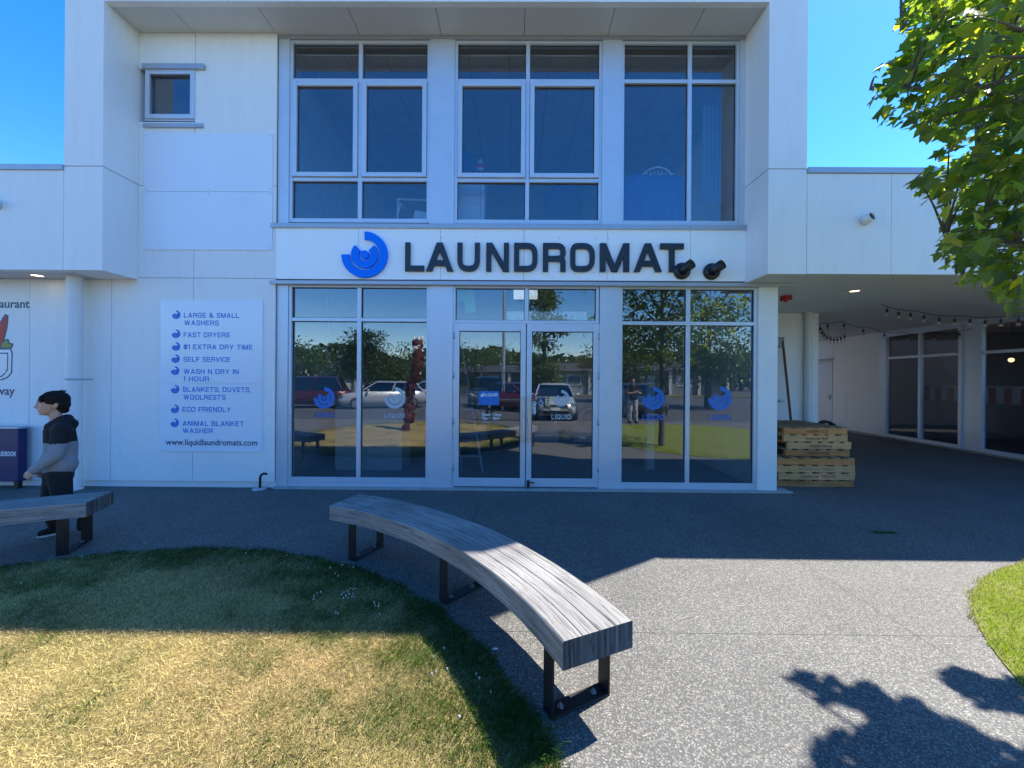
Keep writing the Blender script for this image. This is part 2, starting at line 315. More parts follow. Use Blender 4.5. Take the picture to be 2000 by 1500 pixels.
def add_glyph(mb, ch, ox, oz, h, t, y, dep, sx=1, m=0, fn=None):
    W, ps = glyph_polys(ch, t); fn = fn or (lambda p, q: (ox + p[0] * h * sx, q, oz + p[1] * h)); k = 0
    for pz in ps:
        dy = y + k * .0004; k += 1
        if pz and pz[0] == 'ribbon':
            _, lf, rt, cl = pz; n = len(lf)
            v = [fn(p, dy) for p in lf] + [fn(p, dy) for p in rt] + [fn(p, y + dep) for p in lf] + [fn(p, y + dep) for p in rt]; f = []
            for i in range(n if cl else n - 1):
                j = (i + 1) % n; f += [(i, j, n + j, n + i), (2 * n + j, 2 * n + i, 3 * n + i, 3 * n + j), (j, i, 2 * n + i, 2 * n + j), (n + i, n + j, 3 * n + j, 3 * n + i)]
            if not cl: f += [(0, n, 3 * n, 2 * n), (2 * n - 1, n - 1, 3 * n - 1, 4 * n - 1)]
            mb.add(v, f, m)
        else:
            n = len(pz); v = [fn(p, dy) for p in pz] + [fn(p, y + dep) for p in pz]
            mb.add(v, [list(range(n))[::-1], list(range(n, 2 * n))] + [(i, (i + 1) % n, n + (i + 1) % n, n + i) for i in range(n)], m)
    return W
def text_width(s, t, sp=.22, space=.55): return sum(space if c == ' ' else max(GL[c][0], t) + sp for c in s) - sp
def stroke_text(mb, s, x0, x1, z, h, t, y, dep=.002, sp=.22, m=0, fn=None):
    sx = (x1 - x0) / (text_width(s, t, sp) * h); x = x0
    for c in s:
        if c == ' ': x += .55 * h * sx; continue
        x += (add_glyph(mb, c, x, z, h, t, y, dep, sx, m, fn(x, z, h, sx) if fn else None) + sp) * h * sx
def font_text(name, s, x, z, size, y, mt, parent, x1=None, align='LEFT', dep=.0008, bold=0):
    cu = bpy.data.curves.new('lettering', 'FONT'); cu.body = s; cu.size = size; cu.extrude = dep; cu.align_x = align; cu.offset = bold; cu.resolution_u = 3
    o = bpy.data.objects.new('lettering', cu); COL.objects.link(o); bpy.context.view_layer.update()
    me = bpy.data.meshes.new_from_object(o.evaluated_get(bpy.context.evaluated_depsgraph_get())); bpy.data.objects.remove(o); bpy.data.curves.remove(cu)
    co = np.empty(len(me.vertices) * 3, np.float32); me.vertices.foreach_get('co', co); co = co.reshape(-1, 3)
    if x1 is not None and align == 'LEFT': co[:, 0] = (co[:, 0] - co[:, 0].min()) * (x1 - x) / (co[:, 0].max() - co[:, 0].min())
    new = np.stack([co[:, 0] + x, y - co[:, 2], co[:, 1] + z], 1); me.vertices.foreach_set('co', new.astype(np.float32).ravel()); me.update()
    me.materials.clear(); return link_mesh(name, me, mt, parent)
def arc_poly(r0, r1, a0, a1, n=40):
    A = [R_(a0 + (a1 - a0) * i / n) for i in range(n + 1)]
    return [(r1 * math.cos(a), r1 * math.sin(a)) for a in A] + [(r0 * math.cos(a), r0 * math.sin(a)) for a in A[::-1]]
def swirl(mb, cx, cz, r, y, dep, m=0):   # open ring round a smaller open ring and a dot
    def ring(r0, r1, a0, a1, n):
        for i in range(n):
            q = arc_poly(r0, r1, a0 + (a1 - a0) * i / n, a0 + (a1 - a0) * (i + 1) / n, 3); mb.prism(q, lambda p, t: (cx + p[0] * r, t, cz + p[1] * r), y, y + dep, m)
    ring(.655, 1, 180, 450, 18); ring(.25, .585, 135, 405, 14); ring(0.001, .185, 0, 360, 8)

# ------------------------------------------------------------------ the laundromat block
bld = thing('laundromat_building', 'white two storey laundromat with silver framed windows and overhanging top', 'building', (-1, YF, 0))
def panels(mb, xs, zs, y0, y1, gap=.007, skip=()):
    for i in range(len(xs) - 1):
        for j in range(len(zs) - 1):
            if (i, j) in skip: continue
            mb.box(xs[i] + gap / 2, xs[i + 1] - gap / 2, y0, y1, zs[j] + gap / 2, zs[j + 1] - gap / 2)
XL, XR = -5.28, 3.205           # inside faces of the two fins
XLo, XRo = -5.78, 3.69          # their outer faces
ZS, ZT = 6.36, 7.26              # top soffit, roof
ZW, ZB = 4.25, 2.905            # wing parapet, wing soffit
YB = 11.5                       # back of the block
xb = fx(543, 500); xj = fx(385, 500, YF)
zwin0, zwin1 = fz(238.5, 335, YF - .055), fz(134.5, 335, YF - .055)
zp = .085
w1 = MB(); panels(w1, [fx(225, 700), xj, xb], [zp, 2.93], YF - .055, YF - .03)
panels(w1, [XL, xj, xb], [2.93, fz(367, 540), ZS], YF - .055, YF - .03, skip={(0, 1)})
w1.box(XL + .003, xj - .004, YF - .055, YF - .03, fz(367, 540) + .004, zwin0); w1.box(XL + .003, xj - .004, YF - .055, YF - .03, zwin1, ZS - .004)
w1.build('wall', M['wall'], bld)
bk = MB()
bk.box(fx(225, 700), xb - .01, YF - .028, YF + .1, zp + .01, zwin0 + .01); bk.box(XL - .4, xb - .01, YF - .028, YF + .1, zwin1 - .01, ZT - .05); bk.box(xj - .01, xb - .01, YF - .028, YF + .1, zwin0, zwin1 - .02)
bk.build('wall_backing', M['joint'], bld)
pl = MB(); pl.box(fx(225, 700), xb, YF - .03, YF + .1, .0, zp - .004); pl.build('plinth', M['trimw'], bld)
for x0, x1 in ((XLo, XL), (XR, XRo)):
    f = MB(); zj = 4.235
    f.box(x0, x1, YO, YF + .1, ZB, zj - .005, 0); f.box(x0, x1, YO, YF + .1, zj + .005, ZT, 0); f.box(x0 + .01, x1 - .01, YO + .01, YF + .09, zj - .006, zj + .006, 1)
    f.build('fin', [M['wall'], M['joint']], bld)
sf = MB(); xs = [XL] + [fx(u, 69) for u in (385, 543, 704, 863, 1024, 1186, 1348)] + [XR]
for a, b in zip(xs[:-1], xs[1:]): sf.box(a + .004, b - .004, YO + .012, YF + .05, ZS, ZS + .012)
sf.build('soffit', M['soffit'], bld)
fa = MB(); fa.box(XL, XR, YO, YO + .08, ZS - .012, ZT); fa.build('fascia', M['wall'], bld)
rf = MB(); rf.box(XLo, XRo, YO + .08, YB, ZT - .12, ZT - .004); rf.build('roof', M['roof'], bld)
sw = MB(); sw.box(XLo, XLo + .15, YF + .1, YB, 0, ZT - .12); sw.box(XRo - .15, XRo, YF + .1, YB, 2.9, ZT - .12); sw.box(3.52, XRo - .02, YF + .2, YB, 0, 2.9)
cx0, cx1 = fx(987, 610, YB), fx(1148, 610, YB)
sw.box(XLo + .15, cx0, YB - .2, YB, 0, ZT - .12); sw.box(cx1, XRo - .15, YB - .2, YB, 0, ZT - .12); sw.box(cx0, cx1, YB - .2, YB, 0, 3.22); sw.box(cx0, cx1, YB - .2, YB, 3.6, ZT - .12)
sw.build('outer_wall', M['wall'], bld)
iw = MB(); iw.box(xb - .05, xb + .05, YF + .12, YB - .21, 0, ZS - .06); iw.box(XLo + .16, XR + .3, YF + .1, YB - .2, 3.66, 3.76)
iw.box(XLo + .16, 3.5, YF + .13, YB - .2, -.01, .012)
iw.build('interior_wall', M['room'], bld)
ic = MB(); ic2 = MB()
for i in range(15):
    for j in range(9): ic.box(-5.5 + i * .6 + .006, min(3.5, -5.5 + i * .6 + .594), YF + .15 + j * .6 + .006, YF + .15 + j * .6 + .594, 6.22, 6.24); ic2.box(-5.5 + i * .6 + .006, min(3.5, -5.5 + i * .6 + .594), YF + .15 + j * .6 + .006, YF + .15 + j * .6 + .594, 3.62, 3.64) if i < 15 else None
ic.build('ceiling', M['tile'], bld); ic2.build('ceiling', M['tile'], bld)
# sign band
xs = [xb] + [fx(u, 500) for u in (703, 862, 1023, 1184, 1345)] + [XR]
zb0, zb1 = fz(549.5), fz(446)
sb = MB(); panels(sb, xs, [zb0, zb1], YF - .06, YF - .03, gap=.005); sb.build('sign_fascia', M['signw'], bld)
s2 = MB(); s2.box(xb + .01, XR - .003, YF - .029, YF + .1, zb0 - .02, zb1 + .05); s2.build('wall_backing', M['joint'], bld)
for u0, u1, v0, v1, pr in ((535, 1452.5, 446, 437.5, .085), (533, 1514, 556.5, 549.7, .085)):
    l = MB(); xa, xc = fx(u0, v0), (XR - .002 if u1 < 1500 else fx(u1, 553)); n = 3
    for i in range(n): l.box(xa + (xc - xa) * i / n + .001, xa + (xc - xa) * (i + 1) / n - .001, YF - pr, YF + .02, fz(v0, 1000, YF - pr), fz(v1, 1000, YF - pr))
    l.build('flashing', M['alud'], bld)
zu0, zu1 = fz(439), fz(79)
for u0, u1 in ((545, 566), (840, 888), (1175.5, 1213), (1443.5, None)):
    c = MB(); c.box(fx(u0, 260), fx(u1, 260) if u1 else XR - .002, YF - .02, YF + .12, zu0, zu1 + .0); c.build('column', M['alu'], bld)
hd = MB(); hd.box(fx(545, 70), XR - .002, YF - .03, YF + .12, zu1 + .001, ZS - .002); hd.build('head_trim', M['alud'], bld)
zl0, zl1 = .07, fz(557)
for u0, u1, mt in ((541, 563, 'alu'), (838, 884, 'alu'), (1170, 1209, 'alu')):
    c = MB(); c.box(fx(u0, 750), fx(u1, 750), YF - .02, YF + .14, .02, zl1 - .001); c.build('column', M[mt], bld)
c = MB(); c.box(fx(1478.5, 750), XRo - .02, YF - .03, YF + .19, .02, zl1 - .001); c.build('corner_column', M['trimw'], bld)
for u0, u1, v1 in ((563, 838, 945), (1209, 1478.5, 951)): q = MB(); q.box(fx(u0, 750) + .002, fx(u1, 750) - .002, YF - .012, YF + .1, .0195, fz(v1) - .001); q.build('sill', M['alu'], bld)
th = MB(); th.box(fx(541, 950), XRo + .16, YF - .1, YF + .12, -.01, .019); th.build('threshold', M['concrete'], bld)

def frame(mb, x0, x1, z0, z1, wd, y0, y1, bot=None):
    bot = bot or wd
    mb.box(x0, x0 + wd, y0, y1, z0, z1); mb.box(x1 - wd, x1, y0, y1, z0, z1)
    mb.box(x0 + wd, x1 - wd, y0 + .002, y1, z0, z0 + bot); mb.box(x0 + wd, x1 - wd, y0 + .002, y1, z1 - wd, z1)
def pane(x0, x1, z0, z1, y, mt, par):
    g = MB(); g.box(x0 - .01, x1 + .01, y, y + .006, z0 - .01, z1 + .01); return g.build('pane', mt, par)
def gasket(x0, x1, z0, z1, y, par):
    g = MB(); frame(g, x0, x1, z0, z1, .009, y - .004, y + .004); return g
def window(u0, u1, v0, v1, um, vts, gm, vm=None, sash_row=None, par=bld, label=None, y0=YF - .005, blank=(), bot=.06, sill=None):
    vm = vm or (v0 + v1) / 2
    x0, x1 = fx(u0, vm), fx(u1, vm); z0, z1 = fz(v1), fz(v0)
    f = MB(); wd = .042; frame(f, x0, x1, z0, z1, wd, y0, y0 + .09, bot)
    xm = [fx(q, vm) for q in um]; zt = [fz(q) for q in vts]
    for q in xm: f.box(q - .028, q + .028, y0 + .004, y0 + .088, z0 + bot, z1 - wd)
    cols = []; e = [x0 + wd] + xm + [x1 - wd]
    for i in range(len(e) - 1): cols.append((e[i] + (.028 if i else 0), e[i + 1] - (.028 if i < len(e) - 2 else 0)))
    rows = []; e = [z1 - wd] + zt + [z0 + bot]
    for j in range(len(e) - 1): rows.append((e[j + 1] + (.026 if j < len(e) - 2 else 0), e[j] - (.026 if j else 0)))
    for zq in zt:
        for a, b in cols: f.box(a, b, y0 + .006, y0 + .086, zq - .026, zq + .026)
    wo = f.build('window', M['alu'], par, bevel=.003, seg=1)
    if label: wo['label'] = label
    gk = MB()
    for j, (za, zc) in enumerate(rows):
        for i, (a, b) in enumerate(cols):
            if (i, j) in blank: continue
            if sash_row == j:
                sm = MB(); frame(sm, a + .004, b - .004, za + .004, zc - .004, .062, y0 - .022, y0 + .05)
                sm.build('sash', M['alu'], wo, bevel=.004, seg=1)
                pane(a + .066, b - .066, za + .066, zc - .066, y0 + .02, gm, wo); frame(gk, a + .066, b - .066, za + .066, zc - .066, .008, y0 + .012, y0 + .019)
            else:
                pane(a, b, za, zc, y0 + .045, gm, wo); frame(gk, a, b, za, zc, .008, y0 + .036, y0 + .044)
    gk.build('gasket', M['rubber'], wo)
    return wo, cols, rows
window(566, 840, 79.5, 436.5, [703.5], [157.5, 351.5], M['glassup'], sash_row=1)
window(888, 1175.5, 79.5, 437.5, [1030.5], [157.5, 352], M['glassup'], sash_row=1)
window(1213, 1443.5, 79.5, 438, [1347], [157.5], M['glassup'])
wl, colsL, rowsL = window(563, 838, 557.5, 945, [700.5], [626], M['glass'], bot=.07)
wr, colsR, rowsR = window(1209, 1478.5, 557.5, 951, [1343.5], [629.5], M['glass'], bot=.075)
wt, colsT, rowsT = window(884, 1170, 557.5, 631, [1028.5], [], M['glass'], bot=.04)
# small window with head and sill flashing
y0s = YF - .05; xs0, xs1 = fx(283, 190, YF - .05), fx(384.5, 190, YF - .05)
f = MB(); frame(f, xs0, xs1, zwin0 + .02, zwin1, .05, y0s, y0s + .09)
sw_ = f.build('window', M['alu'], bld, bevel=.003, seg=1); sm = MB(); frame(sm, xs0 + .02, xs1 - .02, zwin0 + .045, zwin1 - .02, .06, y0s - .02, y0s - .001); sm.build('sash', M['alu'], sw_)
pane(xs0 + .08, xs1 - .08, zwin0 + .1, zwin1 - .08, y0s + .03, M['glassup'], sw_)
yh_ = YF - .095; h = MB(); h.box(fx(276, 128, yh_), fx(397, 128, yh_), yh_, YF - .056, fz(133, 335, yh_), fz(123.5, 335, yh_)); h.build('head_flashing', M['alud'], sw_)
yh_ = YF - .085; h = MB(); h.box(fx(278, 244, yh_), fx(394.5, 244, yh_), yh_, YF - .02, fz(247.5, 335, yh_), fz(240.5, 335, yh_)); h.build('sill', M['alud'], sw_)
# a small dark room behind it
# doors
df = MB(); za = fz(631); xa, xc = fx(884, 790), fx(1170, 790); df.box(xa, xa + .022, YF - .005, YF + .09, .02, za); df.box(xc - .022, xc, YF - .005, YF + .09, .02, za); df.box(xa + .022, xc - .022, YF - .003, YF + .088, za - .011, za - .001)
df.build('door_frame', M['alu'], bld)
GDL = []
for side, u0, u1 in ((-1, 886.5, 1026.3), (1, 1028.2, 1168)):
    x0, x1 = fx(u0, 790), fx(u1, 790); z0, z1 = .035, za - .012
    d = MB(); sw1 = .072
    d.box(x0, x0 + sw1, YF - .01, YF + .04, z0, z1); d.box(x1 - sw1, x1, YF - .01, YF + .04, z0, z1); d.box(x0 + sw1, x1 - sw1, YF - .008, YF + .04, z0, z0 + .12); d.box(x0 + sw1, x1 - sw1, YF - .008, YF + .04, z1 - .105, z1)
    do = d.build('door', M['alu'], bld, bevel=.003, seg=1)
    pane(x0 + sw1, x1 - sw1, z0 + .12, z1 - .105, YF + .015, M['glass'], do); GDL.append((x0 + sw1, x1 - sw1, z0 + .12, z1 - .105))
    g = MB(); frame(g, x0 + sw1, x1 - sw1, z0 + .12, z1 - .105, .008, YF + .004, YF + .014); g.build('gasket', M['rubber'], do)
    hx = x1 - .036 if side < 0 else x0 + .036; hz0, hz1 = fz(858), fz(778)
    hb = MB(); hb.box(hx - .014, hx + .014, YF - .085, YF - .062, hz0 - .03, hz1 + .03)
    for zz in (hz0, hz1): hb.box(hx - .009, hx + .009, YF - .063, YF - .009, zz - .012, zz + .012)
    hb.build('handle', M['steel'], do, bevel=.004)
    ex = x0 if side < 0 else x1
    for zz in (.3, .95, 1.6, 2.15):
        hg = MB(); hg.lathe([(0, -.045), (.011, -.045), (.011, .045), (0, .045)], (ex + side * .004, YF - .018, zz), 10); hg.build('hinge', M['alud'], do)
    if side > 0:
        lk = MB(); lk.box(x0 + .012, x0 + .05, YF - .04, YF - .011, .04, .13); lk.lathe([(0, 0), (.02, 0), (.02, .03), (0, .03)], (x0 + .03, YF - .042, .1), 10, ax=(0, -1, 0)); lk.box(x0 + .05, x0 + .12, YF - .028, YF - .011, .09, .105)
        lk.build('foot_bolt', M['blackp'], do)
        ky = MB(); ky.box(x0 + .01, x0 + .024, YF - .014, YF - .0101, fz(823), fz(815)); ky.build('lock', M['alud'], do)
M['frostg'] = glass('hazed_glass', (.5, .62, .68), .12)
# clerestory in the back wall
ck = MB(); frame(ck, cx0, cx1, 3.22, 3.6, .05, YB - .15, YB - .08); cko = ck.build('window', M['alu'], bld); pane(cx0 + .05, cx1 - .05, 3.27, 3.55, YB - .12, M['frostg'], cko)

# ------------------------------------------------------------------ signs on it
sg = thing('shop_sign', 'raised charcoal word LAUNDROMAT with a blue swirl emblem above the shop doors', 'sign', (fx(1000), YF - .06, zb0))
em = MB(); swirl(em, fx(711.5, 497, YF - .1), fz(497, 711, YF - .1), 45.2 / 751 * (YF - .1), YF - .1, .037); em.build('emblem', M['signblue'], sg)
lx = [(791, 828), (832, 885), (893, 937), (949.5, 994), (1004, 1050), (1060.5, 1105), (1114, 1162), (1172, 1229.5), (1238.5, 1293), (1290, 1336)]
for ch, (ua, ub) in zip('LAUNDROMAT', lx):
    g = MB(); vb, vt = 529.3 + (ua - 791) * .0028, 473.2 + (ua - 791) * .0035; yl_ = YF - .098; h_ = fz(vt, ua, yl_) - fz(vb, ua, yl_); t_ = .195
    Wg = max(GL[ch][0], t_); sx_ = (fx(ub, 500, yl_) - fx(ua, 500, yl_)) / (Wg * h_)
    add_glyph(g, ch, fx(ua, 500, yl_), fz(vb, ua, yl_), h_, t_, YF - .098, .036, sx_); g.build('letter', M['letter'], sg)
sh_ = MB()
for a, c in ((962, 95), (1130, 95), (1303, 97), (620, 253), (788, 256), (1126, 257), (1297, 260), (957, 253), (560, 92), (725, 92), (1365, 97), (1365, 258)): sh_.lathe([(0, 0), (.006, 0), (.006, .002), (0, .002)], (fx(640 + a / 2.5, 490), YF - .06, fz(430 + c / 2.5, 640 + a / 2.5)), 8, ax=(0, -1, 0))
sh_.build('screw_holes', M['joint'], bld)
ym = YF - .056
bb = thing('blank_sign_board', 'blank bluish white sign board in two sheets under the small upstairs window', 'sign board', (fx(408), ym, fz(488, 400)))
for va, vb in ((374.6, 262), (488.5, 375.4)):
    b = MB(); b.box(fx(283, 375, ym), fx(533, 375, ym), ym - .012, ym, fz(va, 400, ym), fz(vb, 400, ym)); b.build('sheet', M['board'], bb)
sc_ = MB()
for u in (288, 408, 529):
    for v in (266, 371, 379, 485): sc_.lathe([(0, 0), (.008, 0), (.008, .003), (0, .004)], (fx(u, v, ym), ym - .012, fz(v, u, ym)), 8, ax=(0, -1, 0))
sc_.build('screws', M['alud'], bb)
yb_ = ym - .012
pb = thing('price_board', 'glossy board listing washers, dryers and services in blue lettering beside the shopfront', 'sign board', (fx(414), ym, fz(882, 414)))
for va, vb in ((748.6, 588), (882, 749.2)):
    b = MB(); b.box(fx(314.5, 735, ym), fx(513, 735, ym), yb_, ym, fz(va, 414, ym), fz(vb, 414, ym)); b.build('sheet', M['board'], pb)
LN = [('LARGE & SMALL', 283, 805, 150, 196), ('WASHERS', 287, 613, 222, 268), ('FAST DRYERS', 283, 716, 335, 381), ('$1 EXTRA DRY TIME', 283, 932, 449, 495), ('SELF SERVICE', 283, 721, 567, 613), ('WASH N DRY IN', 285, 803, 682, 728), ('1 HOUR', 285, 524, 752, 797), ('BLANKETS, DUVETS,', 280, 920, 851, 897), ('WOOLRESTS', 285, 681, 925, 971), ('ECO FRIENDLY', 275, 731, 1040, 1086), ('ANIMAL BLANKET', 278, 855, 1173, 1219), ('WASHER', 278, 562, 1242, 1287)]
zk = 1113 / 230
for s_, a, b, t0, t1 in LN:
    g = MB(); z0 = fz(580 + t1 / zk, 400, yb_); h_ = fz(580 + t0 / zk, 400, yb_) - z0
    stroke_text(g, s_, fx(300 + a / zk, 735, yb_), fx(300 + b / zk, 735, yb_), z0, h_, .16, yb_ - .002, .0018); g.build('lettering', M['txtblue'], pb)
for cx, cy in ((210, 168), (209, 348), (209, 468), (206, 583), (203, 697), (204, 872), (203, 1058), (202, 1190)):
    g = MB(); swirl(g, fx(300 + cx / zk, 735, yb_), fz(580 + cy / zk, 345, yb_), 40 / zk / 751 * YF, yb_ - .002, .0018); g.build('emblem', M['txtblue'], pb)
xw0, xw1 = fx(300 + 114 / zk, 865, yb_), fx(300 + 980 / zk, 865, yb_)
font_text('lettering', 'www.liquidlaundromats.com', xw0, fz(580 + 1401 / zk, 414, yb_), .118, yb_ - .001, M['navy'], pb, x1=xw1, bold=.0015)

# decals stuck on the shopfront glass
yg = YF - .005 + .045 - .0035; ygd = YF + .015 - .003
def decal(name, label, u, v, r, vt, tw, th, mt, y=yg):
    d = thing(name, label, 'window decal', (fx(u, v, y), y, fz(v, u, y)))
    g = MB(); swirl(g, fx(u, v, y), fz(v, u, y), r / 751 * y, y, .0015); g.build('emblem', mt, d)
    g = MB(); stroke_text(g, 'LIQUID', fx(u - tw / 2, vt, y), fx(u + tw / 2, vt, y), fz(vt + th / 2, u, y), th / 751 * y, .2, y, .0015); g.build('lettering', mt, d)
M['decblue'] = mat('blue_window_vinyl', (.012, .15, .5), .5)
decal('window_decal', 'blue swirl decal with LIQUID on the leftmost shopfront pane', 633, 777, 21, 810, 38, 9, M['decblue'])
decal('window_decal', 'pale frosted swirl decal with LIQUID on the pane left of the doors', 771, 777, 21, 812, 40, 9, M['frost'])
decal('window_decal', 'pale frosted swirl decal with LIQUID on the right hand door', 1096, 778, 16, 814, 38, 10, M['frost'], ygd)
decal('window_decal', 'blue swirl decal with LIQUID on the pane just right of the doors', 1276, 778, 22, 815, 42, 10, M['decblue'])
decal('window_decal', 'blue swirl decal with LIQUID on the rightmost shopfront pane', 1406, 778, 23, 815, 42, 10, M['decblue'])
ps = thing('hours_poster', 'blue poster with LIQUID and opening hours on the left hand door glass', 'poster', (fx(955, 778, ygd), ygd, fz(791, 955, ygd)))
g = MB(); g.box(fx(935, 778, ygd), fx(975, 778, ygd), ygd - .001, ygd + .002, fz(791, 955, ygd), fz(764, 955, ygd)); g.build('sheet', M['decblue'], ps)
g = MB(); stroke_text(g, 'LIQUID', fx(948, 770, ygd), fx(972, 770, ygd), fz(774, 955, ygd), 6 / 751 * YF, .2, ygd - .0025, .0012); swirl(g, fx(942, 771, ygd), fz(771, 942, ygd), 4.2 / 751 * YF, ygd - .0025, .0012); g.build('lettering', M['white'], ps)
font_text('lettering', 'Open 7 Days\n7am - 10pm', fx(941, 812, ygd), fz(812, 955, ygd), .052, ygd, M['white'], ps, bold=.001)
PU = [('PULL', 1040, 1046.5, 784, 809, 'white', 'black', 'white vertical PULL sticker beside the right door handle'), ('PULL', 1066.5, 1073.5, 776, 794, 'yellow', 'black', 'yellow vertical PULL sticker right of the wheelchair sticker')]
M['yellow'] = mat('yellow_vinyl', (.55, .5, .2), .5)
for s_, a, b, t0, t1, bgm, fgm, lab in PU:
    p = thing('pull_sticker', lab, 'sticker', (fx(a, t0, ygd), ygd, fz(t1, a, ygd))); g = MB(); X0, X1, Z0, Z1 = fx(a, t0, ygd), fx(b, t0, ygd), fz(t1, a, ygd), fz(t0, a, ygd)
    g.box(X0, X1, ygd - .001, ygd + .002, Z0, Z1); g.build('backing', M[bgm], p); g = MB(); n = 4; hh = (Z1 - Z0) / n
    for i, ch in enumerate(s_): add_glyph(g, ch, X0 + (X1 - X0) * .2, Z1 - hh * (i + 1) + hh * .18, hh * .64, .22, ygd - .0025, .0012, (X1 - X0) * .6 / (max(GL[ch][0], .22) * hh * .64))
    g.build('lettering', M[fgm], p)
ws = thing('access_sticker', 'dark blue wheelchair access sticker on the right hand door', 'sticker', (fx(1056, 790, ygd), ygd, fz(792, 1056, ygd)))
g = MB(); X0, X1, Z0, Z1 = fx(1049, 785, ygd), fx(1065, 785, ygd), fz(792, 1056, ygd), fz(776, 1056, ygd); g.box(X0, X1, ygd - .001, ygd + .002, Z0, Z1); g.build('backing', M['navy'], ws)
g = MB(); k = (X1 - X0) / 16; P = lambda x, z: (X0 + x * k, ygd - .0022, Z0 + z * k)
g.tube([P(7, 12), P(7, 7.5), P(10, 7.3), P(12, 4)], .55 * k * 1.3, 6); g.ball(P(6.8, 13.6), 1.1 * k, 8, 6); g.tube([P(7, 10), P(10, 9.8)], .5 * k, 6)
g.tube([P(7 + 3.6 * math.cos(R_(a)), 5.2 + 3.6 * math.sin(R_(a))) for a in range(125, 375, 15)], .55 * k, 6); g.build('symbol', M['white'], ws)
# ------------------------------------------------------------------ left wing (restaurant)
rw = thing('restaurant_building', 'low white restaurant wing left of the tall block with a round post under its overhang', 'building', (-8, YF, 0))
LX = -13.0
b = MB(); b.box(LX, XLo - .006, YO, YO + .12, ZB, ZW - .07, 0); b.build('fascia', M['wall'], rw)
b = MB(); b.box(LX, XLo - .004, YO - .02, YO + .3, ZW - .068, ZW); b.build('parapet_flashing', M['alud'], rw)
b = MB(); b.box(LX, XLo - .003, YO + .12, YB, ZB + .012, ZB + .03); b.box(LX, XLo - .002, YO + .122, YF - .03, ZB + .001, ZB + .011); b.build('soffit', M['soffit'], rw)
b = MB(); b.box(LX, XLo - .01, YO + .13, YB, ZW - .2, ZW - .08); b.build('roof', M['roof'], rw)
xl = [LX, -10.6, -9.4, -8.2, fx(67, 700), fx(225, 700)]
b = MB(); panels(b, xl, [zp, ZB], YF - .055, YF - .03); b.build('wall', M['wall'], rw)
b = MB(); b.box(LX, fx(225, 700) - .01, YF - .029, YF + .1, zp + .01, ZB); b.build('wall_backing', M['joint'], rw)
b = MB(); b.box(LX, fx(225, 700), YF - .03, YF + .1, 0, zp - .004); b.build('plinth', M['trimw'], rw)
b = MB(); b.box(LX, LX + .15, YF, YB, 0, ZW - .2); b.box(LX, XLo, YB, YB + .15, 0, ZW - .2); b.build('outer_wall', M['wall'], rw)
py = 5.2; px = fx(145, 740, py)
po = thing('round_post', 'round white steel post beside the walking boy with a thin wall tie', 'post', (px, py, 0))
b = MB(); b.tube([(px, py, 0), (px, py, ZB)], .083, 24); b.build('shaft', M['trimw'], po)
b = MB(); b.lathe([(.085, 0), (.1, 0), (.1, .018), (.085, .02)], (px, py, 0), 24); b.build('base_collar', M['trimw'], po)
b = MB(); zz = fz(741, 160, py); b.lathe([(.084, -.012), (.087, -.012), (.087, .012), (.084, .012)], (px, py, zz), 20); b.bar((px + .08, py, zz), (px + .08, YF - .05, zz), .012, .02); b.build('wall_tie', M['alud'], po)

def vent(u, v, lab):
    x, z = at(u, v, YO); t = thing('vent_pipe', lab, 'vent', (x, YO, z), 'vent pipes in the parapets')
    b = MB(); b.lathe([(.0, .0), (.062, .0), (.062, .1), (.05, .1), (.05, .02)], (x - .02, YO - .001, z - .03), 20, ax=(.25, -1, .25)); b.build('sleeve', M['trimw'], t)
    b = MB(); b.lathe([(0, .085), (.05, .085), (.05, .08), (0, .08)], (x - .02, YO - .001, z - .03), 20, ax=(.25, -1, .25)); b.build('mesh_cap', M['black'], t)
vent(1690, 427, 'round vent pipe in the right hand parapet beside the tree')
vent(-2, 397, 'round vent pipe in the left hand parapet, cut by the photo edge')
def downlight(u, v, lab):
    x, y = gnd(u, v, ZB); t = thing('ceiling_light', lab, 'ceiling light', (x, y, ZB), 'recessed downlights')
    b = MB(); b.lathe([(.06, 0), (.085, 0), (.08, -.008), (.06, -.006)], (x, y, ZB - .001), 24); b.build('trim_ring', M['trimw'], t)
    b = MB(); b.lathe([(0, 0), (.059, 0), (.059, -.003), (0, -.003)], (x, y, ZB - .001), 20); b.build('lens', M['lamp'], t)
downlight(73, 537.5, 'lit recessed downlight in the left soffit above the round post')
downlight(1669, 568, 'lit recessed downlight in the passage soffit on the right')

# mural on the restaurant wall
mu = thing('restaurant_mural', 'painted wall sign with a red chilli in a white pot between two lines of lettering', 'wall sign', (fx(0, 690), YF - .055, 1.4))
ymu = YF - .055; kx = YF / 751
font_text('lettering', 'Restaurant', fx(57.5, 600, ymu), fz(601, 30, ymu), .165, ymu - .0012, M['navy'], mu, align='RIGHT', bold=.003)
font_text('lettering', 'Takeaway', fx(28.5, 770, ymu), fz(771, 10, ymu), .165, ymu - .0012, M['navy'], mu, align='RIGHT', bold=.003)
PX = lambda u, v: (fx(u, v, ymu), fz(v, u, ymu))
def blob(name, pts, y, mt, par=None, d=.0008):
    b = MB(); b.prism([PX(*p) for p in pts], lambda p, t: (p[0], t, p[1]), y, y + d); return b.build(name, mt, par or mu)
M['chred'] = mat('chilli_red_paint', (.45, .02, .015), .5, var=.2); M['leafg'] = mat('leaf_green_paint', (.2, .3, .03), .5, var=.2)
yq = ymu - .0012
blob('outline', [(-56, 682), (22, 680), (25, 690), (24, 728), (16, 738), (4, 743), (-40, 743), (-52, 730)], yq, M['navy'])
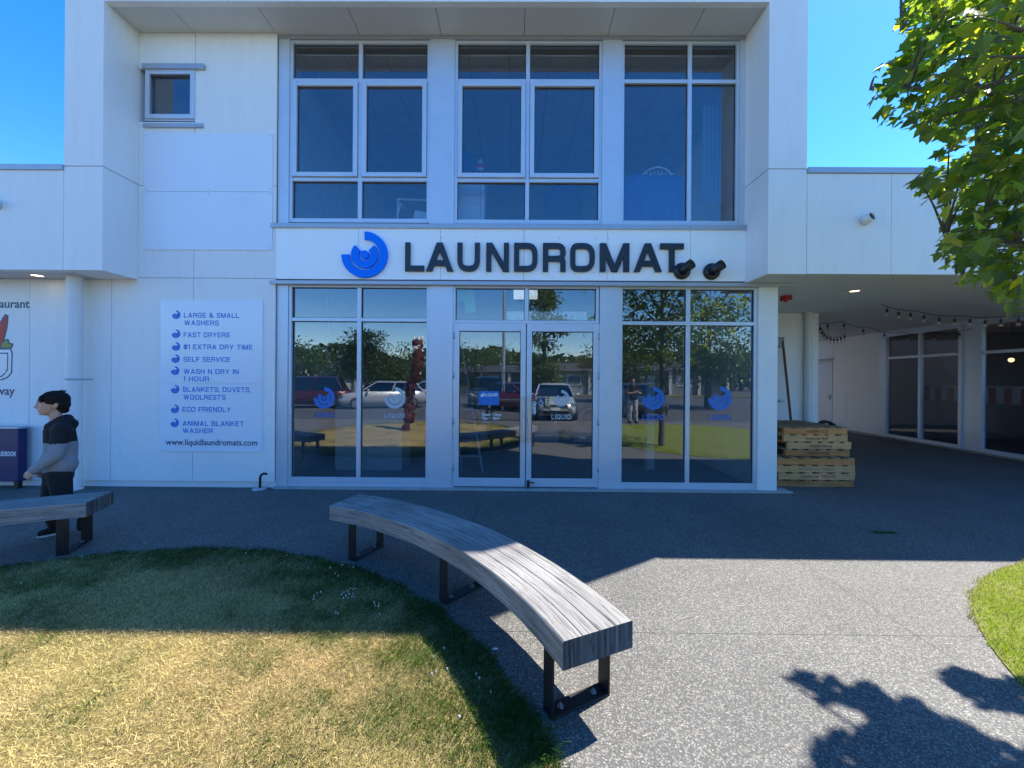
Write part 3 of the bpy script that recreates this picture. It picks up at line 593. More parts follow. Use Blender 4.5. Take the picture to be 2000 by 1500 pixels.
blob('pot', [(-54, 684), (20, 682.5), (22.5, 690), (21.5, 727), (14, 736), (3, 740.5), (-40, 740), (-50, 729)], yq - .001, M['white'])
b = MB()
for q in ([(-46, 690), (16, 688.5), (16, 691), (-46, 692)], [(14.5, 690), (16.5, 690), (16, 722), (13, 728), (11.5, 726), (14, 720)], [(-44, 734), (2, 734.5), (11, 727), (12.5, 728.5), (3, 737), (-44, 736.5)]): b.prism([PX(*p) for p in q], lambda p, t: (p[0], t, p[1]), yq - .002, yq - .0012)
b.build('pot_line', M['navy'], mu)
blob('chilli_outline', [(-30, 680), (-14, 648), (0, 628), (10, 613), (17, 616), (15, 640), (10, 660), (4, 681)], yq, M['navy'])
blob('chilli', [(-27, 679), (-12, 650), (2, 630), (11, 618), (14.5, 619), (12.5, 640), (7.5, 660), (2, 679)], yq - .001, M['chred'])
blob('leaf_outline', [(2, 681), (3, 671), (10, 663), (17, 661.5), (19, 669), (27, 671.5), (24, 680)], yq - .0022, M['navy'])
blob('leaf', [(4, 679), (5, 672), (11, 665.5), (15.5, 664), (16, 671), (24, 673), (21.5, 678.5)], yq - .0032, M['leafg'])

# ------------------------------------------------------------------ right wing over the passage
pw = thing('passage_building', 'low white wing on the right with a covered passage and dark glazed cafe front', 'building', (7, YO, 0))
RX = 15.0; YE = 13.2
xs = [XRo + .004, fx(1741, 430, YO), fx(1741, 430, YO) + 1.17, fx(1741, 430, YO) + 2.34, RX]
b = MB(); panels(b, xs, [ZB + .0, ZW - .07], YO, YO + .12, gap=.006); b.build('fascia', M['wall'], pw)
b = MB(); b.box(XRo + .01, RX, YO + .11, YO + .16, ZB + .01, ZW - .08); b.build('fascia_backing', M['joint'], pw)
b = MB(); b.box(XRo + .004, RX, YO - .02, YO + .3, ZW - .068, ZW); b.build('parapet_flashing', M['alud'], pw)
b = MB(); yy = [YO + .012, 5.41, 6.6, 7.8, 9.0, 10.2, 11.4, YE]; xx = [XRo + .002, 4.9, 6.1, 7.3, 8.5, 9.7, RX]
for i in range(len(xx) - 1):
    for j in range(len(yy) - 1): b.box(xx[i] + .002, xx[i + 1] - .002, yy[j] + .002, yy[j + 1] - .002, ZB + .002, ZB + .02)
b.box(XR + .01, XRo - .002, YO + .03, YF + .1, ZB - .002, ZB - .0005)
b.box(3.4, 3.9, YF - .02, YF + .3, ZB - .02, ZB - .004)
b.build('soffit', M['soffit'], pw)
b = MB(); b.box(XRo + .01, RX, YO + .17, YE + .2, ZB + .1, ZW - .1); b.build('roof', M['roof'], pw)
YA = 7.72; xa1 = at(1598, 780, YA)[0]
b = MB(); panels(b, [XRo, 4.75, xa1 - .16, xa1], [.06, ZB], YA, YA + .03); b.box(xa1 - .03, xa1, YA + .034, YE, .06, ZB); b.build('alcove_wall', M['wall'], pw)
b = MB(); b.box(XRo, xa1 - .04, YA + .03, YA + .12, 0, ZB); b.build('wall_backing', M['joint'], pw)
b = MB(); xdp = at(1573, 780, YA)[0]; b.tube([(xdp, YA - .07, 0), (xdp, YA - .07, ZB)], .065, 18); 
b.build('downpipe', M['trimw'], pw)
b = MB(); b.box(-3, 14.5, 14.6, 14.75, 0, 4.2); b.build('light_screen_wall', M['wall'], pw)  # unseen wall added beyond the passage to limit skylight and hide the horizon
# right hand side wall, running back slightly askew
W0 = Vector((9.80, 5.1, 0)); W1 = Vector((10.35, 13.3, 0)); WD = (W1 - W0).normalized(); WN = Vector((-WD.y, WD.x, 0))  # WN points into the passage (-x)
def ws_(u, v=780):            # distance along the wall where a pixel column meets it
    d = Vector(_ray(u, v)); o = Vector((0, 0, CAM_H)); den = d.x * WD.y - d.y * WD.x
    t = (W0.x * WD.y - W0.y * WD.x) / den; p = d * t; return (p - W0).dot(WD), CAM_H + d.z * t
def wbox(mb, s0, s1, o0, o1, z0, z1, m=0):
    mb.obox(W0 + WD * s0 + WN * o0 + Vector((0, 0, z0)), WD * (s1 - s0), WN * (o1 - o0), (0, 0, z1 - z0), m)
sE = (W1 - W0).length
sg0 = ws_(1722)[0]
b = MB(); sj = ws_(1655)[0]; sd0, sd1 = ws_(1601)[0], ws_(1626.5)[0]; zd = 2.15
for a, c in ((sg0 + .06, sj), (sj, sd1 - .05), ):
    wbox(b, a + .004, c - .004, 0, .04, .07, ZB)
wbox(b, sd1 - .046, sE, 0, .04, zd + .05, ZB)
b.build('side_wall', M['wall'], pw)
b = MB(); wbox(b, -.0, sE, -.2, -.002, 0, .0605); wbox(b, sg0 + .06, sE, -.1, -.001, .06, ZB); b.build('wall_backing', M['concrete'], pw)
b = MB(); wbox(b, sd1, sE - .1, .0, .03, .03, zd); do = b.build('door', M['trimw'], pw)
b = MB(); wbox(b, sd1 - .045, sd1 - .004, 0, .055, .02, zd + .045); wbox(b, sd1, sE - .05, 0, .055, zd + .005, zd + .045); b.build('door_frame', M['trimw'], do)
b = MB(); wbox(b, sd1 + .05, sd1 + .08, .03, .06, .95, 1.12); wbox(b, sd1 + .05, sd1 + .19, .07, .085, 1.03, 1.05); wbox(b, sd1 + .055, sd1 + .075, .06, .07, 1.03, 1.05); b.build('door_handle', M['alud'], do)
b = MB(); wbox(b, sd1 - .12, sE - .05, .05, .16, zd + .08, zd + .12); b.build('door_canopy', M['alud'], do)
def side_window(u0, u1, um, par):
    s1, s0 = ws_(u0)[0], ws_(u1)[0]; z0, z1 = .06, 2.82; zt = 2.18
    f = MB(); q = .06; sm_ = [ws_(k)[0] for k in um]
    wbox(f, s0, s0 + q, 0, .09, z0, z1); wbox(f, s1 - q, s1, 0, .09, z0, z1); wbox(f, s0 + q, s1 - q, 0, .088, z0, z0 + .08); wbox(f, s0 + q, s1 - q, 0, .088, z1 - q, z1)
    e = [s0 + q] + sorted(sm_) + [s1 - q]
    for k in sm_: wbox(f, k - .03, k + .03, .001, .086, z0 + .08, z1 - q)
    for i in range(len(e) - 1): wbox(f, e[i] + .03, e[i + 1] - .03, .002, .085, zt - .03, zt + .03)
    wo = f.build('window', M['alu'], par)
    for i in range(len(e) - 1):
        for za_, zb_ in ((z0 + .08, zt - .03), (zt + .03, z1 - q)):
            g = MB(); wbox(g, e[i] + .01, e[i + 1] - .01, .03, .036, za_ - .005, zb_ + .005); g.build('pane', M['glassd'], wo)
    return s0, s1
a0, a1 = side_window(1733, 1885, [1802], pw)
b0_, b1_ = side_window(1919, 2160, [2035], pw)
b = MB(); wbox(b, b1_ + .004, a0 - .004, -.05, .05, .06, ZB); wbox(b, a1 + .004, sg0 + .055, -.05, .06, .06, ZB); wbox(b, b0_, a1, 0, .06, 2.824, ZB); b.build('pilaster', M['alu'], pw)
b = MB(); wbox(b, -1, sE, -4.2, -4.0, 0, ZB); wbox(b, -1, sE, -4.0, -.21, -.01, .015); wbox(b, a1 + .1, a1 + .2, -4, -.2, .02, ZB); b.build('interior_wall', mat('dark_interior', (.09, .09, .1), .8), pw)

# lit amber pendants inside the cafe
for k, (u, v, off, lab) in enumerate(((1975, 703, -1.2, 'amber lit pendant bulb behind the rightmost cafe window'), (1884, 703, -1.2, 'amber lit pendant bulb half hidden by the pilaster between the cafe windows'))):
    d = Vector(_ray(u, v)); o0 = W0 + WN * off; tt = (o0.x * WD.y - o0.y * WD.x) / (d.x * WD.y - d.y * WD.x); p = d * tt; z_ = CAM_H + d.z * tt
    t = thing('pendant_lamp', lab, 'pendant lamp', (p.x, p.y, z_), 'cafe pendants')
    g = MB(); g.ball((p.x, p.y, z_), .045, 12, 8); g.build('bulb', M['amber'], t)
    g = MB(); g.tube([(p.x, p.y, z_ + .04), (p.x, p.y, ZB)], .006, 6); g.lathe([(.02, .03), (.022, .09), (0, .09)], (p.x, p.y, z_), 10); g.build('cord', M['black'], t)
# striped valance and a dark red bench inside the cafe
M['stripe_a'] = mat('red_stripe_cloth', (.3, .06, .07), .8); M['stripe_b'] = mat('white_stripe_cloth', (.5, .48, .46), .8)
va = thing('striped_valance', 'red and white striped valance hanging inside the dark cafe windows', 'valance', (W0 + WD * 3 + WN * -.9))
g = MB()
for i in range(40): wbox(g, -.4 + i * .15, -.4 + i * .15 + .15, -.95, -.94, 1.05 + (.02 if i % 2 else 0), 1.42, i % 2)
g.build('cloth', [M['stripe_a'], M['stripe_b']], va)
g = MB(); wbox(g, -.4, 5.6, -.97, -.92, 1.42, 1.46); g.build('rail', M['alud'], va)
bn = thing('banquette', 'dark red banquette seat inside the cafe behind the glass', 'bench', (W0 + WD * 2 + WN * -2)); g = MB(); wbox(g, -.5, 3.2, -2.4, -1.6, .1, .5); wbox(g, -.5, 3.2, -2.5, -2.41, .1, 1.0); g.build('seat', M['red'], bn)

# ------------------------------------------------------------------ things fixed in the passage
x, y = gnd(1535, 578, ZB); fa_ = thing('fire_alarm', 'red fire alarm sounder under the passage soffit by the corner column', 'alarm', (x, y, ZB))
g = MB(); g.box(x - .06, x + .06, y - .06, y + .06, ZB - .075, ZB); g.build('housing', M['red'], fa_, bevel=.01); g = MB(); g.lathe([(.03, 0), (.035, -.015), (0, -.02)], (x, y, ZB - .075), 14); g.build('lens', M['red'], fa_)
def hanging_string(name, pts, nb, lab, drop=.12, br=.026, group='festoon strings'):
    P = [Vector(p) for p in pts]; t = thing(name, lab, 'festoon lights', P[0], group)
    path = []
    for a, c in zip(P[:-1], P[1:]):
        n = 10; L = (c - a).length
        for i in range(n): q = a.lerp(c, i / n); q.z -= .06 * L * (4 * (i / n) * (1 - i / n)); path.append(q)
    path.append(P[-1]); b = MB(); b.tube(path, .006, 5); b.build('cord', M['black'], t)
    for k in range(nb):
        f = (k + .5) / nb * (len(path) - 1); q = path[int(f)].lerp(path[min(int(f) + 1, len(path) - 1)], f % 1)
        b = MB(); b.tube([q, q - Vector((0, 0, drop * .35))], .004, 5); b.lathe([(0, 0), (.017, 0), (.02, -.055), (.0, -.055)], q - Vector((0, 0, drop * .35)), 10); so_ = b.build('socket', M['blackp'], t)
        b = MB(); b.lathe([(.012, 0), (br, -.03), (br * 1.05, -.05), (br * .7, -.072), (0, -.08)], q - Vector((0, 0, drop * .35 + .055)), 12); b.build('bulb', M['bulb'], t)
M['bulb'] = glass('clear_bulb', (.85, .85, .8), .12)
def ps_(u, v, Y): q = at(u, v, Y); return (q[0], Y, q[1])
hanging_string('string_lights', [ps_(1721, 594, 6.6), ps_(1790, 607, 6.6), ps_(1880, 616, 6.5), ps_(1970, 617, 6.3), ps_(2090, 600, 6.1)], 12, 'nearer string of clear bulbs under the passage soffit in front of the cafe glass')
hanging_string('string_lights', [ps_(1601, 631, 8.6), ps_(1645, 627, 8.3), ps_(1697, 640, 8.5), ps_(1757, 649, 8.6), ps_(1830, 651, 8.3), ps_(1900, 641, 7.9)], 7, 'middle string of bulbs crossing the passage in front of the white side wall', .1, .022)
hanging_string('string_lights', [ps_(1600, 633, 8.9), ps_(1612, 652, 9.1), ps_(1632, 659, 9.3), ps_(1653, 650, 9.4)], 9, 'short sagging string of bulbs deepest in the passage', .1, .02)
# leaning pole
yp = YA - .02; p0 = Vector((at(1551, 850, YA - .35)[0], YA - .38, .02)); p1 = Vector((at(1526, 660, yp)[0], yp - .03, at(1526, 660, yp)[1]))
le = thing('leaning_pole', 'dark wooden pole leaning against the white alcove wall behind the pallets', 'pole', p0)
g = MB(); g.tube([p0, p1], .022, 10); g.build('shaft', mat('dark_pole', (.13, .065, .04), .7), le)
g = MB(); g.tube([p1 - Vector((.01, 0, .12)), p1 - Vector((.0, 0, .02))], .027, 10); g.tube([p1 - Vector((.07, 0, .01)), p1 + Vector((.05, 0, .0))], .018, 8); g.build('head', M['alud'], le)
for u, v, lab in ((1522, 677, 'upper metal hook on the alcove wall beside the leaning pole'), (1522, 783, 'lower metal hook on the alcove wall beside the leaning pole')):
    x, z = at(u, v, YA); t = thing('wall_hook', lab, 'hook', (x, YA, z), 'wall hooks'); g = MB(); g.lathe([(0, 0), (.03, 0), (.03, .01), (0, .01)], (x, YA, z), 12, ax=(0, -1, 0)); g.tube([(x, YA, z), (x + .02, YA - .09, z - .01), (x + .03, YA - .1, z + .03)], .008, 6); g.build('hook', M['alud'], t)
x, y = 5.45, 6.75
hr = thing('hose_reel', 'black coiled hose standing on edge behind the pallet stack', 'hose', (x, y, 0)); g = MB()
for k in range(4): g.tube([(x + (.235 - .012 * k) * math.cos(a), y + .03 * k - .05, .46 + (.38 + .01 * (k % 2)) * math.sin(a)) for a in [2 * PI * i / 28 for i in range(29)]], .016, 8, cap=False)
g.build('coil', M['rubber'], hr); g = MB(); g.box(x - .17, x + .17, y - .1, y + .1, 0, .1); g.build('foot', M['black'], hr)

# ------------------------------------------------------------------ cameras on the sign band
for u, v, lab in ((1331, 530, 'black dome security camera overlapping the last letter of the sign'), (1389, 531, 'black security camera on the sign band nearest the right fin')):
    yv = YF - .06; x, z = at(u, v, yv); t = thing('security_camera', lab, 'security camera', (x, yv, z), 'security cameras')
    g = MB(); g.lathe([(0, 0), (.115, 0), (.115, .03), (.1, .045), (0, .045)], (x, yv, z), 24, ax=(0, -1, 0)); g.build('base', M['blackp'], t)
    g = MB(); dv = Vector((.45, -.8, .35)).normalized(); c0 = Vector((x, yv - .05, z)); g.lathe([(0, -.02), (.062, -.02), (.062, .1), (.05, .12), (.0, .12)], c0, 18, ax=dv); g.build('barrel', M['blackp'], t)
    g = MB(); g.lathe([(0, .121), (.04, .121), (.03, .128), (0, .13)], c0, 14, ax=dv); g.build('lens', mat('lens_glass', (.02, .02, .03), .1), t)
    g = MB(); g.lathe([(.066, .0), (.066, .15), (.063, .15), (.063, .0)], c0 + Vector((0, 0, .006)), 18, ax=dv); g.build('hood', M['blackp'], t)
# swan neck pipe by the wall corner
xh, yh = at(508, 940, 5.27)[0], 5.27; hp = thing('swan_neck_pipe', 'black bent standpipe on a round grey base beside the shopfront corner', 'pipe', (xh, yh, 0))
g = MB(); g.tube([(xh, yh, .0), (xh, yh, .17), (xh + .015, yh, .205), (xh + .05, yh, .225), (xh + .09, yh + .01, .215)], .016, 10); g.build('pipe', M['black'], hp)
g = MB(); g.lathe([(0, 0), (.085, 0), (.085, .02), (.07, .03), (0, .032)], (xh - .01, yh, 0), 20); g.build('base', M['alud'], hp)
# blue bin
by = 5.2; bx1 = at(35, 890, by)[0]; bi = thing('blue_bin', 'dark blue lidded cabinet with white lettering against the restaurant wall', 'bin', (bx1 - .5, by, 0))
zt_ = fz(838, 20, by); g = MB(); g.box(bx1 - 1.15, bx1, by, by + .1, .1, zt_); g.build('body', mat('navy_paint', (.008, .012, .09), .4), bi, bevel=.008)
g = MB(); g.box(bx1 - 1.17, bx1 + .015, by - .02, by + .12, zt_ + .002, zt_ + .03); g.build('lid', M['alud'], bi, bevel=.004)
for dx in (-1.1, -.09):
    for dy in (.025,): g = MB(); g.box(bx1 + dx, bx1 + dx + .06, by + dy, by + dy + .05, 0, .1); g.build('foot', M['black'], bi)
g = MB(); zl = fz(891, 20, by); hq = 9.2 / 751 * by; wq = (at(31.5, 890, by)[0] - at(-36, 890, by)[0]); stroke_text(g, 'BLUEBOOK', at(-12, 890, by)[0], at(31.5, 886, by)[0], zl, hq, .22, by - .002, .0015); g.build('lettering', M['white'], bi)
# ------------------------------------------------------------------ ground
def pavement_mat():
    m, nt, p, L = nodes('exposed_aggregate'); tc = N(nt, 'ShaderNodeTexCoord')
    v = N(nt, 'ShaderNodeTexVoronoi', Scale=122); L(tc.outputs['Object'], v.inputs['Vector'])
    v2 = N(nt, 'ShaderNodeTexVoronoi', Scale=190); L(tc.outputs['Object'], v2.inputs['Vector'])
    sx = N(nt, 'ShaderNodeSeparateColor'); L(v.outputs['Color'], sx.inputs[0])
    cr = N(nt, 'ShaderNodeValToRGB'); L(sx.outputs[0], cr.inputs[0]); e = cr.color_ramp.elements
    e[0].color = (.075, .075, .078, 1); e[1].color = (.30, .292, .275, 1)
    for ps, c in ((.3, (.125, .125, .13)), (.55, (.17, .165, .16)), (.75, (.21, .2, .185)), (.9, (.25, .24, .225))): q = e.new(ps); q.color = c4(c)
    s2 = N(nt, 'ShaderNodeSeparateColor'); L(v2.outputs['Color'], s2.inputs[0])
    mr = N(nt, 'ShaderNodeMapRange'); L(s2.outputs[1], mr.inputs[0]); mr.inputs[3].default_value = .7; mr.inputs[4].default_value = 1.3
    m1 = N(nt, 'ShaderNodeMixRGB', _blend_type='MULTIPLY'); m1.inputs[0].default_value = 1; L(cr.outputs[0], m1.inputs[1]); L(mr.outputs[0], m1.inputs[2])
    # cement between the stones
    d = N(nt, 'ShaderNodeMapRange'); L(v.outputs['Distance'], d.inputs[0]); d.inputs[1].default_value = .48; d.inputs[2].default_value = .62; 
    m2 = N(nt, 'ShaderNodeMixRGB'); L(d.outputs[0], m2.inputs[0]); L(m1.outputs[0], m2.inputs[1]); m2.inputs[2].default_value = (.09, .088, .085, 1)
    # broad stains
    n = N(nt, 'ShaderNodeTexNoise', Scale=.9, Detail=5, Roughness=.6); L(tc.outputs['Object'], n.inputs[0])
    r = N(nt, 'ShaderNodeMapRange'); L(n.outputs['Fac'], r.inputs[0]); r.inputs[1].default_value = .3; r.inputs[2].default_value = .7; r.inputs[3].default_value = .84; r.inputs[4].default_value = 1.14
    m3 = N(nt, 'ShaderNodeMixRGB', _blend_type='MULTIPLY'); m3.inputs[0].default_value = 1; L(m2.outputs[0], m3.inputs[1]); L(r.outputs[0], m3.inputs[2])
    ns = N(nt, 'ShaderNodeTexNoise', Scale=2.3, Detail=9, Roughness=.72, Distortion=.6); L(tc.outputs['Object'], ns.inputs[0]); rs = N(nt, 'ShaderNodeMapRange'); L(ns.outputs['Fac'], rs.inputs[0]); rs.inputs[1].default_value = .56; rs.inputs[2].default_value = .74; rs.inputs[3].default_value = 1; rs.inputs[4].default_value = .74
    ms = N(nt, 'ShaderNodeMixRGB', _blend_type='MULTIPLY'); ms.inputs[0].default_value = 1; L(m3.outputs[0], ms.inputs[1]); L(rs.outputs[0], ms.inputs[2]); m3 = ms
    mw = N(nt, 'ShaderNodeMixRGB', _blend_type='MULTIPLY'); mw.inputs[0].default_value = 1; L(m3.outputs[0], mw.inputs[1]); mw.inputs[2].default_value = (.89, .88, .82, 1); m3 = mw
    # saw cuts on a 2.9 m grid
    sp = N(nt, 'ShaderNodeSeparateXYZ'); L(tc.outputs['Object'], sp.inputs[0]); last = None
    for ax, off in ((0, -.43), (1, 2.36)):
        a = N(nt, 'ShaderNodeMath', _operation='SUBTRACT'); L(sp.outputs[ax], a.inputs[0]); a.inputs[1].default_value = off - 1.45 + 29
        b = N(nt, 'ShaderNodeMath', _operation='FLOORED_MODULO'); L(a.outputs[0], b.inputs[0]); b.inputs[1].default_value = 2.9
        c = N(nt, 'ShaderNodeMath', _operation='SUBTRACT'); L(b.outputs[0], c.inputs[0]); c.inputs[1].default_value = 1.45
        q = N(nt, 'ShaderNodeMath', _operation='ABSOLUTE'); L(c.outputs[0], q.inputs[0])
        l = N(nt, 'ShaderNodeMath', _operation='LESS_THAN'); L(q.outputs[0], l.inputs[0]); l.inputs[1].default_value = .0028
        if last is None: last = l
        else: mxx = N(nt, 'ShaderNodeMath', _operation='MAXIMUM'); L(last.outputs[0], mxx.inputs[0]); L(l.outputs[0], mxx.inputs[1]); last = mxx
    m4 = N(nt, 'ShaderNodeMixRGB'); L(last.outputs[0], m4.inputs[0]); L(m3.outputs[0], m4.inputs[1]); m4.inputs[2].default_value = (.03, .03, .03, 1)
    L(m4.outputs[0], p.inputs['Base Color']); p.inputs['Roughness'].default_value = .7; p.inputs['Specular IOR Level'].default_value = .35
    iv = N(nt, 'ShaderNodeMath', _operation='SUBTRACT'); iv.inputs[0].default_value = 1; L(v.outputs['Distance'], iv.inputs[1])
    bp = N(nt, 'ShaderNodeBump', Strength=.42, Distance=.004); L(iv.outputs[0], bp.inputs['Height']); L(bp.outputs[0], p.inputs['Normal'])
    return m
g = MB(); g.box(-30, 30, -3.4, 24, -.13, 0); struct(g.build('pavement', pavement_mat()))
asph = mat('asphalt', (.06, .06, .063), .85, var=.3, scale=40, bump=.4, bscale=150)
g = MB(); g.add([(-700, -700, -.12), (700, -700, -.12), (700, 700, -.12), (-700, 700, -.12)], [(0, 1, 2, 3)]); struct(g.build('car_park', asph))

LC = (-2.67, .33); LR = 3.13
RC = (5.13, .49); RR = 2.95
def turf_mat(name, c0, c1, c2):
    m, nt, p, L = nodes(name); tc = N(nt, 'ShaderNodeTexCoord'); n = N(nt, 'ShaderNodeTexNoise', Scale=2.5, Detail=8, Roughness=.75); L(tc.outputs['Object'], n.inputs[0])
    cr = N(nt, 'ShaderNodeValToRGB'); L(n.outputs['Fac'], cr.inputs[0]); e = cr.color_ramp.elements; e[0].position = .32; e[0].color = c4(c0); e[1].position = .68; e[1].color = c4(c2); q = e.new(.5); q.color = c4(c1)
    n2 = N(nt, 'ShaderNodeTexNoise', Scale=160, Detail=3); L(tc.outputs['Object'], n2.inputs[0]); r = N(nt, 'ShaderNodeMapRange'); L(n2.outputs['Fac'], r.inputs[0]); r.inputs[3].default_value = .35; r.inputs[4].default_value = 1.4
    mm = N(nt, 'ShaderNodeMixRGB', _blend_type='MULTIPLY'); mm.inputs[0].default_value = 1; L(cr.outputs[0], mm.inputs[1]); L(r.outputs[0], mm.inputs[2]); L(mm.outputs[0], p.inputs['Base Color']); p.inputs['Roughness'].default_value = 1; p.inputs['Specular IOR Level'].default_value = .04
    bp = N(nt, 'ShaderNodeBump', Strength=.8, Distance=.02); L(n2.outputs['Fac'], bp.inputs['Height']); L(bp.outputs[0], p.inputs['Normal']); return m
def disc(name, c, r, z, mt, n=96):
    g = MB(); pts = [(c[0] + r * math.cos(2 * PI * i / n), c[1] + r * math.sin(2 * PI * i / n)) for i in range(n)]
    g.prism(pts, lambda p, t: (p[0], p[1], t), z - .012, z); return struct(g.build(name, mt))
disc('turf', LC, LR - .02, .008, turf_mat('dry_turf', (.17, .155, .05), (.3, .235, .10), (.4, .31, .15)))
disc('turf', RC, RR - .02, .008, turf_mat('green_turf', (.15, .19, .03), (.22, .25, .06), (.29, .28, .10)))
def lat(x, y, s, seed):       # smooth value noise in numpy
    r = np.random.default_rng(seed).random((64, 64)); X = x / s + 20; Y = y / s + 20; i = np.floor(X).astype(int); j = np.floor(Y).astype(int); a = X - i; b = Y - j; a = a * a * (3 - 2 * a); b = b * b * (3 - 2 * b)
    f = lambda p, q: r[p % 64, q % 64]
    return (f(i, j) * (1 - a) + f(i + 1, j) * a) * (1 - b) + (f(i, j + 1) * (1 - a) + f(i + 1, j + 1) * a) * b
def blades(name, x, y, h, wd, col, ld=None, bend=.6):
    n = len(x); a = rng.random(n) * 2 * PI; la = rng.random(n) * 2 * PI if ld is None else ld; k = h * bend * (.3 + rng.random(n))
    dx, dy = np.cos(a) * wd / 2, np.sin(a) * wd / 2; lx, ly = np.cos(la) * k, np.sin(la) * k
    z = np.zeros(n)
    V = np.stack([np.stack([x - dx, y - dy, z], 1), np.stack([x + dx, y + dy, z], 1),
                  np.stack([x + dx * .8 + lx * .35, y + dy * .8 + ly * .35, h * .6], 1), np.stack([x - dx * .8 + lx * .35, y - dy * .8 + ly * .35, h * .6], 1),
                  np.stack([x + lx, y + ly, h * .95], 1), np.stack([x + lx * 1.05 - dx * .2, y + ly * 1.05, h * .93], 1)], 1).reshape(-1, 3)
    b = np.arange(n)[:, None] * 6; F = np.concatenate([b + np.array([[0, 1, 2, 3]]), b + np.array([[3, 2, 4, 5]])])
    sh = np.array([.55, .55, .9, .9, 1.1, 1.1]) * 0 + 1.0
    C = np.concatenate([np.repeat(col, 6, 0) * np.tile(sh, n)[:, None], np.ones((6 * n, 1))], 1)
    return np_mesh(name, V, F, 4, C)
gm = vcol('grass_blades', 1.0, .35, (1.0, 1.0, .7), .04)
def lawn(c, r, n, dry, seed):
    q = np.random.default_rng(seed); x = q.uniform(c[0] - r, c[0] + r, n); y = q.uniform(c[1] - r, c[1] + r, n)
    rad = np.hypot(x - c[0], y - c[1]); edge = r - .01 + .05 * (lat(x, y, .16, 21) - .5) + .03 * (lat(x, y, .04, 22) - .5) + .025 * (q.random(n) - .5)
    th = (.012 + .0) ; ok = rad < edge
    dist = np.hypot(x, y); u = x / np.maximum(y, .01); vis = (y > 1.2) & (np.abs(u) < 1.45)
    ok &= vis | (q.random(n) < .3); ok &= q.random(n) < np.clip(2.6 / np.maximum(dist, .5), .3, 1) ** 1.2
    x, y, rad = x[ok], y[ok], rad[ok]; m = len(x); inn = r - rad
    g = lat(x, y, .35, 1) * .5 + lat(x, y, .13, 2) * .3 + lat(x, y, .05, 3) * .2 + (q.random(m) - .5) * .45
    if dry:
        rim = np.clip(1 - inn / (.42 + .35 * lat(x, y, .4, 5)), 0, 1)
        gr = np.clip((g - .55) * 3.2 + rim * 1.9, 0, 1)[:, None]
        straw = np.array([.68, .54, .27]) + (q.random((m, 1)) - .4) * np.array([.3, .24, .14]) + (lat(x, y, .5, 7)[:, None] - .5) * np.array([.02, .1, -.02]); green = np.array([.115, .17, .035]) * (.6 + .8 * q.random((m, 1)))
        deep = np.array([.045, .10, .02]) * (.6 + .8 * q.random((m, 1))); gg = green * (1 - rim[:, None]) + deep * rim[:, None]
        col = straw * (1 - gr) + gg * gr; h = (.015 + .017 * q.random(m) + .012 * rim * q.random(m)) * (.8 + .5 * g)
        for (wx, wy), wr, hh in ((gnd(818, 1300), .13, 1.5), (gnd(1075, 1450), .12, 2.2), (gnd(640, 1250), .15, 1.3), (gnd(760, 1400), .2, 1.2), (gnd(1010, 1380), .14, 1.6)):
            k = np.clip(1.3 - np.hypot(x - wx, y - wy) / wr - q.random(m) * .5, 0, 1); h *= 1 + (hh - 1) * k; k = k[:, None]; col = col * (1 - k) + (np.array([.10, .17, .04]) if hh < 1.55 else np.array([.05, .11, .025])) * (.7 + .6 * q.random((m, 1))) * k
    else:
        rim = np.clip(1 - inn / .06, 0, 1); gr = np.clip((g - .3) * 2.5, 0, 1)[:, None]
        lush = np.array([.30, .41, .016]) * (.6 + .9 * q.random((m, 1))); yl = np.array([.46, .48, .07]) * (.7 + .6 * q.random((m, 1))); dry_ = np.array([.42, .33, .16])
        col = yl * (1 - gr) * .7 + lush * (.3 + .7 * gr); k = ((q.random(m) < .1) | ((rim > .2) & (q.random(m) < .45)))[:, None]; col = np.where(k, dry_ * (.6 + .6 * q.random((m, 1))), col); h = .022 + .02 * q.random(m)
    ln = np.where(q.random(m) < .5, -.5 + q.normal(0, .9, m), q.random(m) * 6.3)
    return blades('grass', x, y, h, .0023 + .0017 * q.random(m), np.clip(col, .01, .9), ln, 1.0 if dry else .7)
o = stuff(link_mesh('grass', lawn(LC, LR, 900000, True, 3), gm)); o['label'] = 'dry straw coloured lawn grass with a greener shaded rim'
o = stuff(link_mesh('grass', lawn(RC, RR, 420000, False, 4), gm)); o['label'] = 'bright green lawn grass at the right edge'
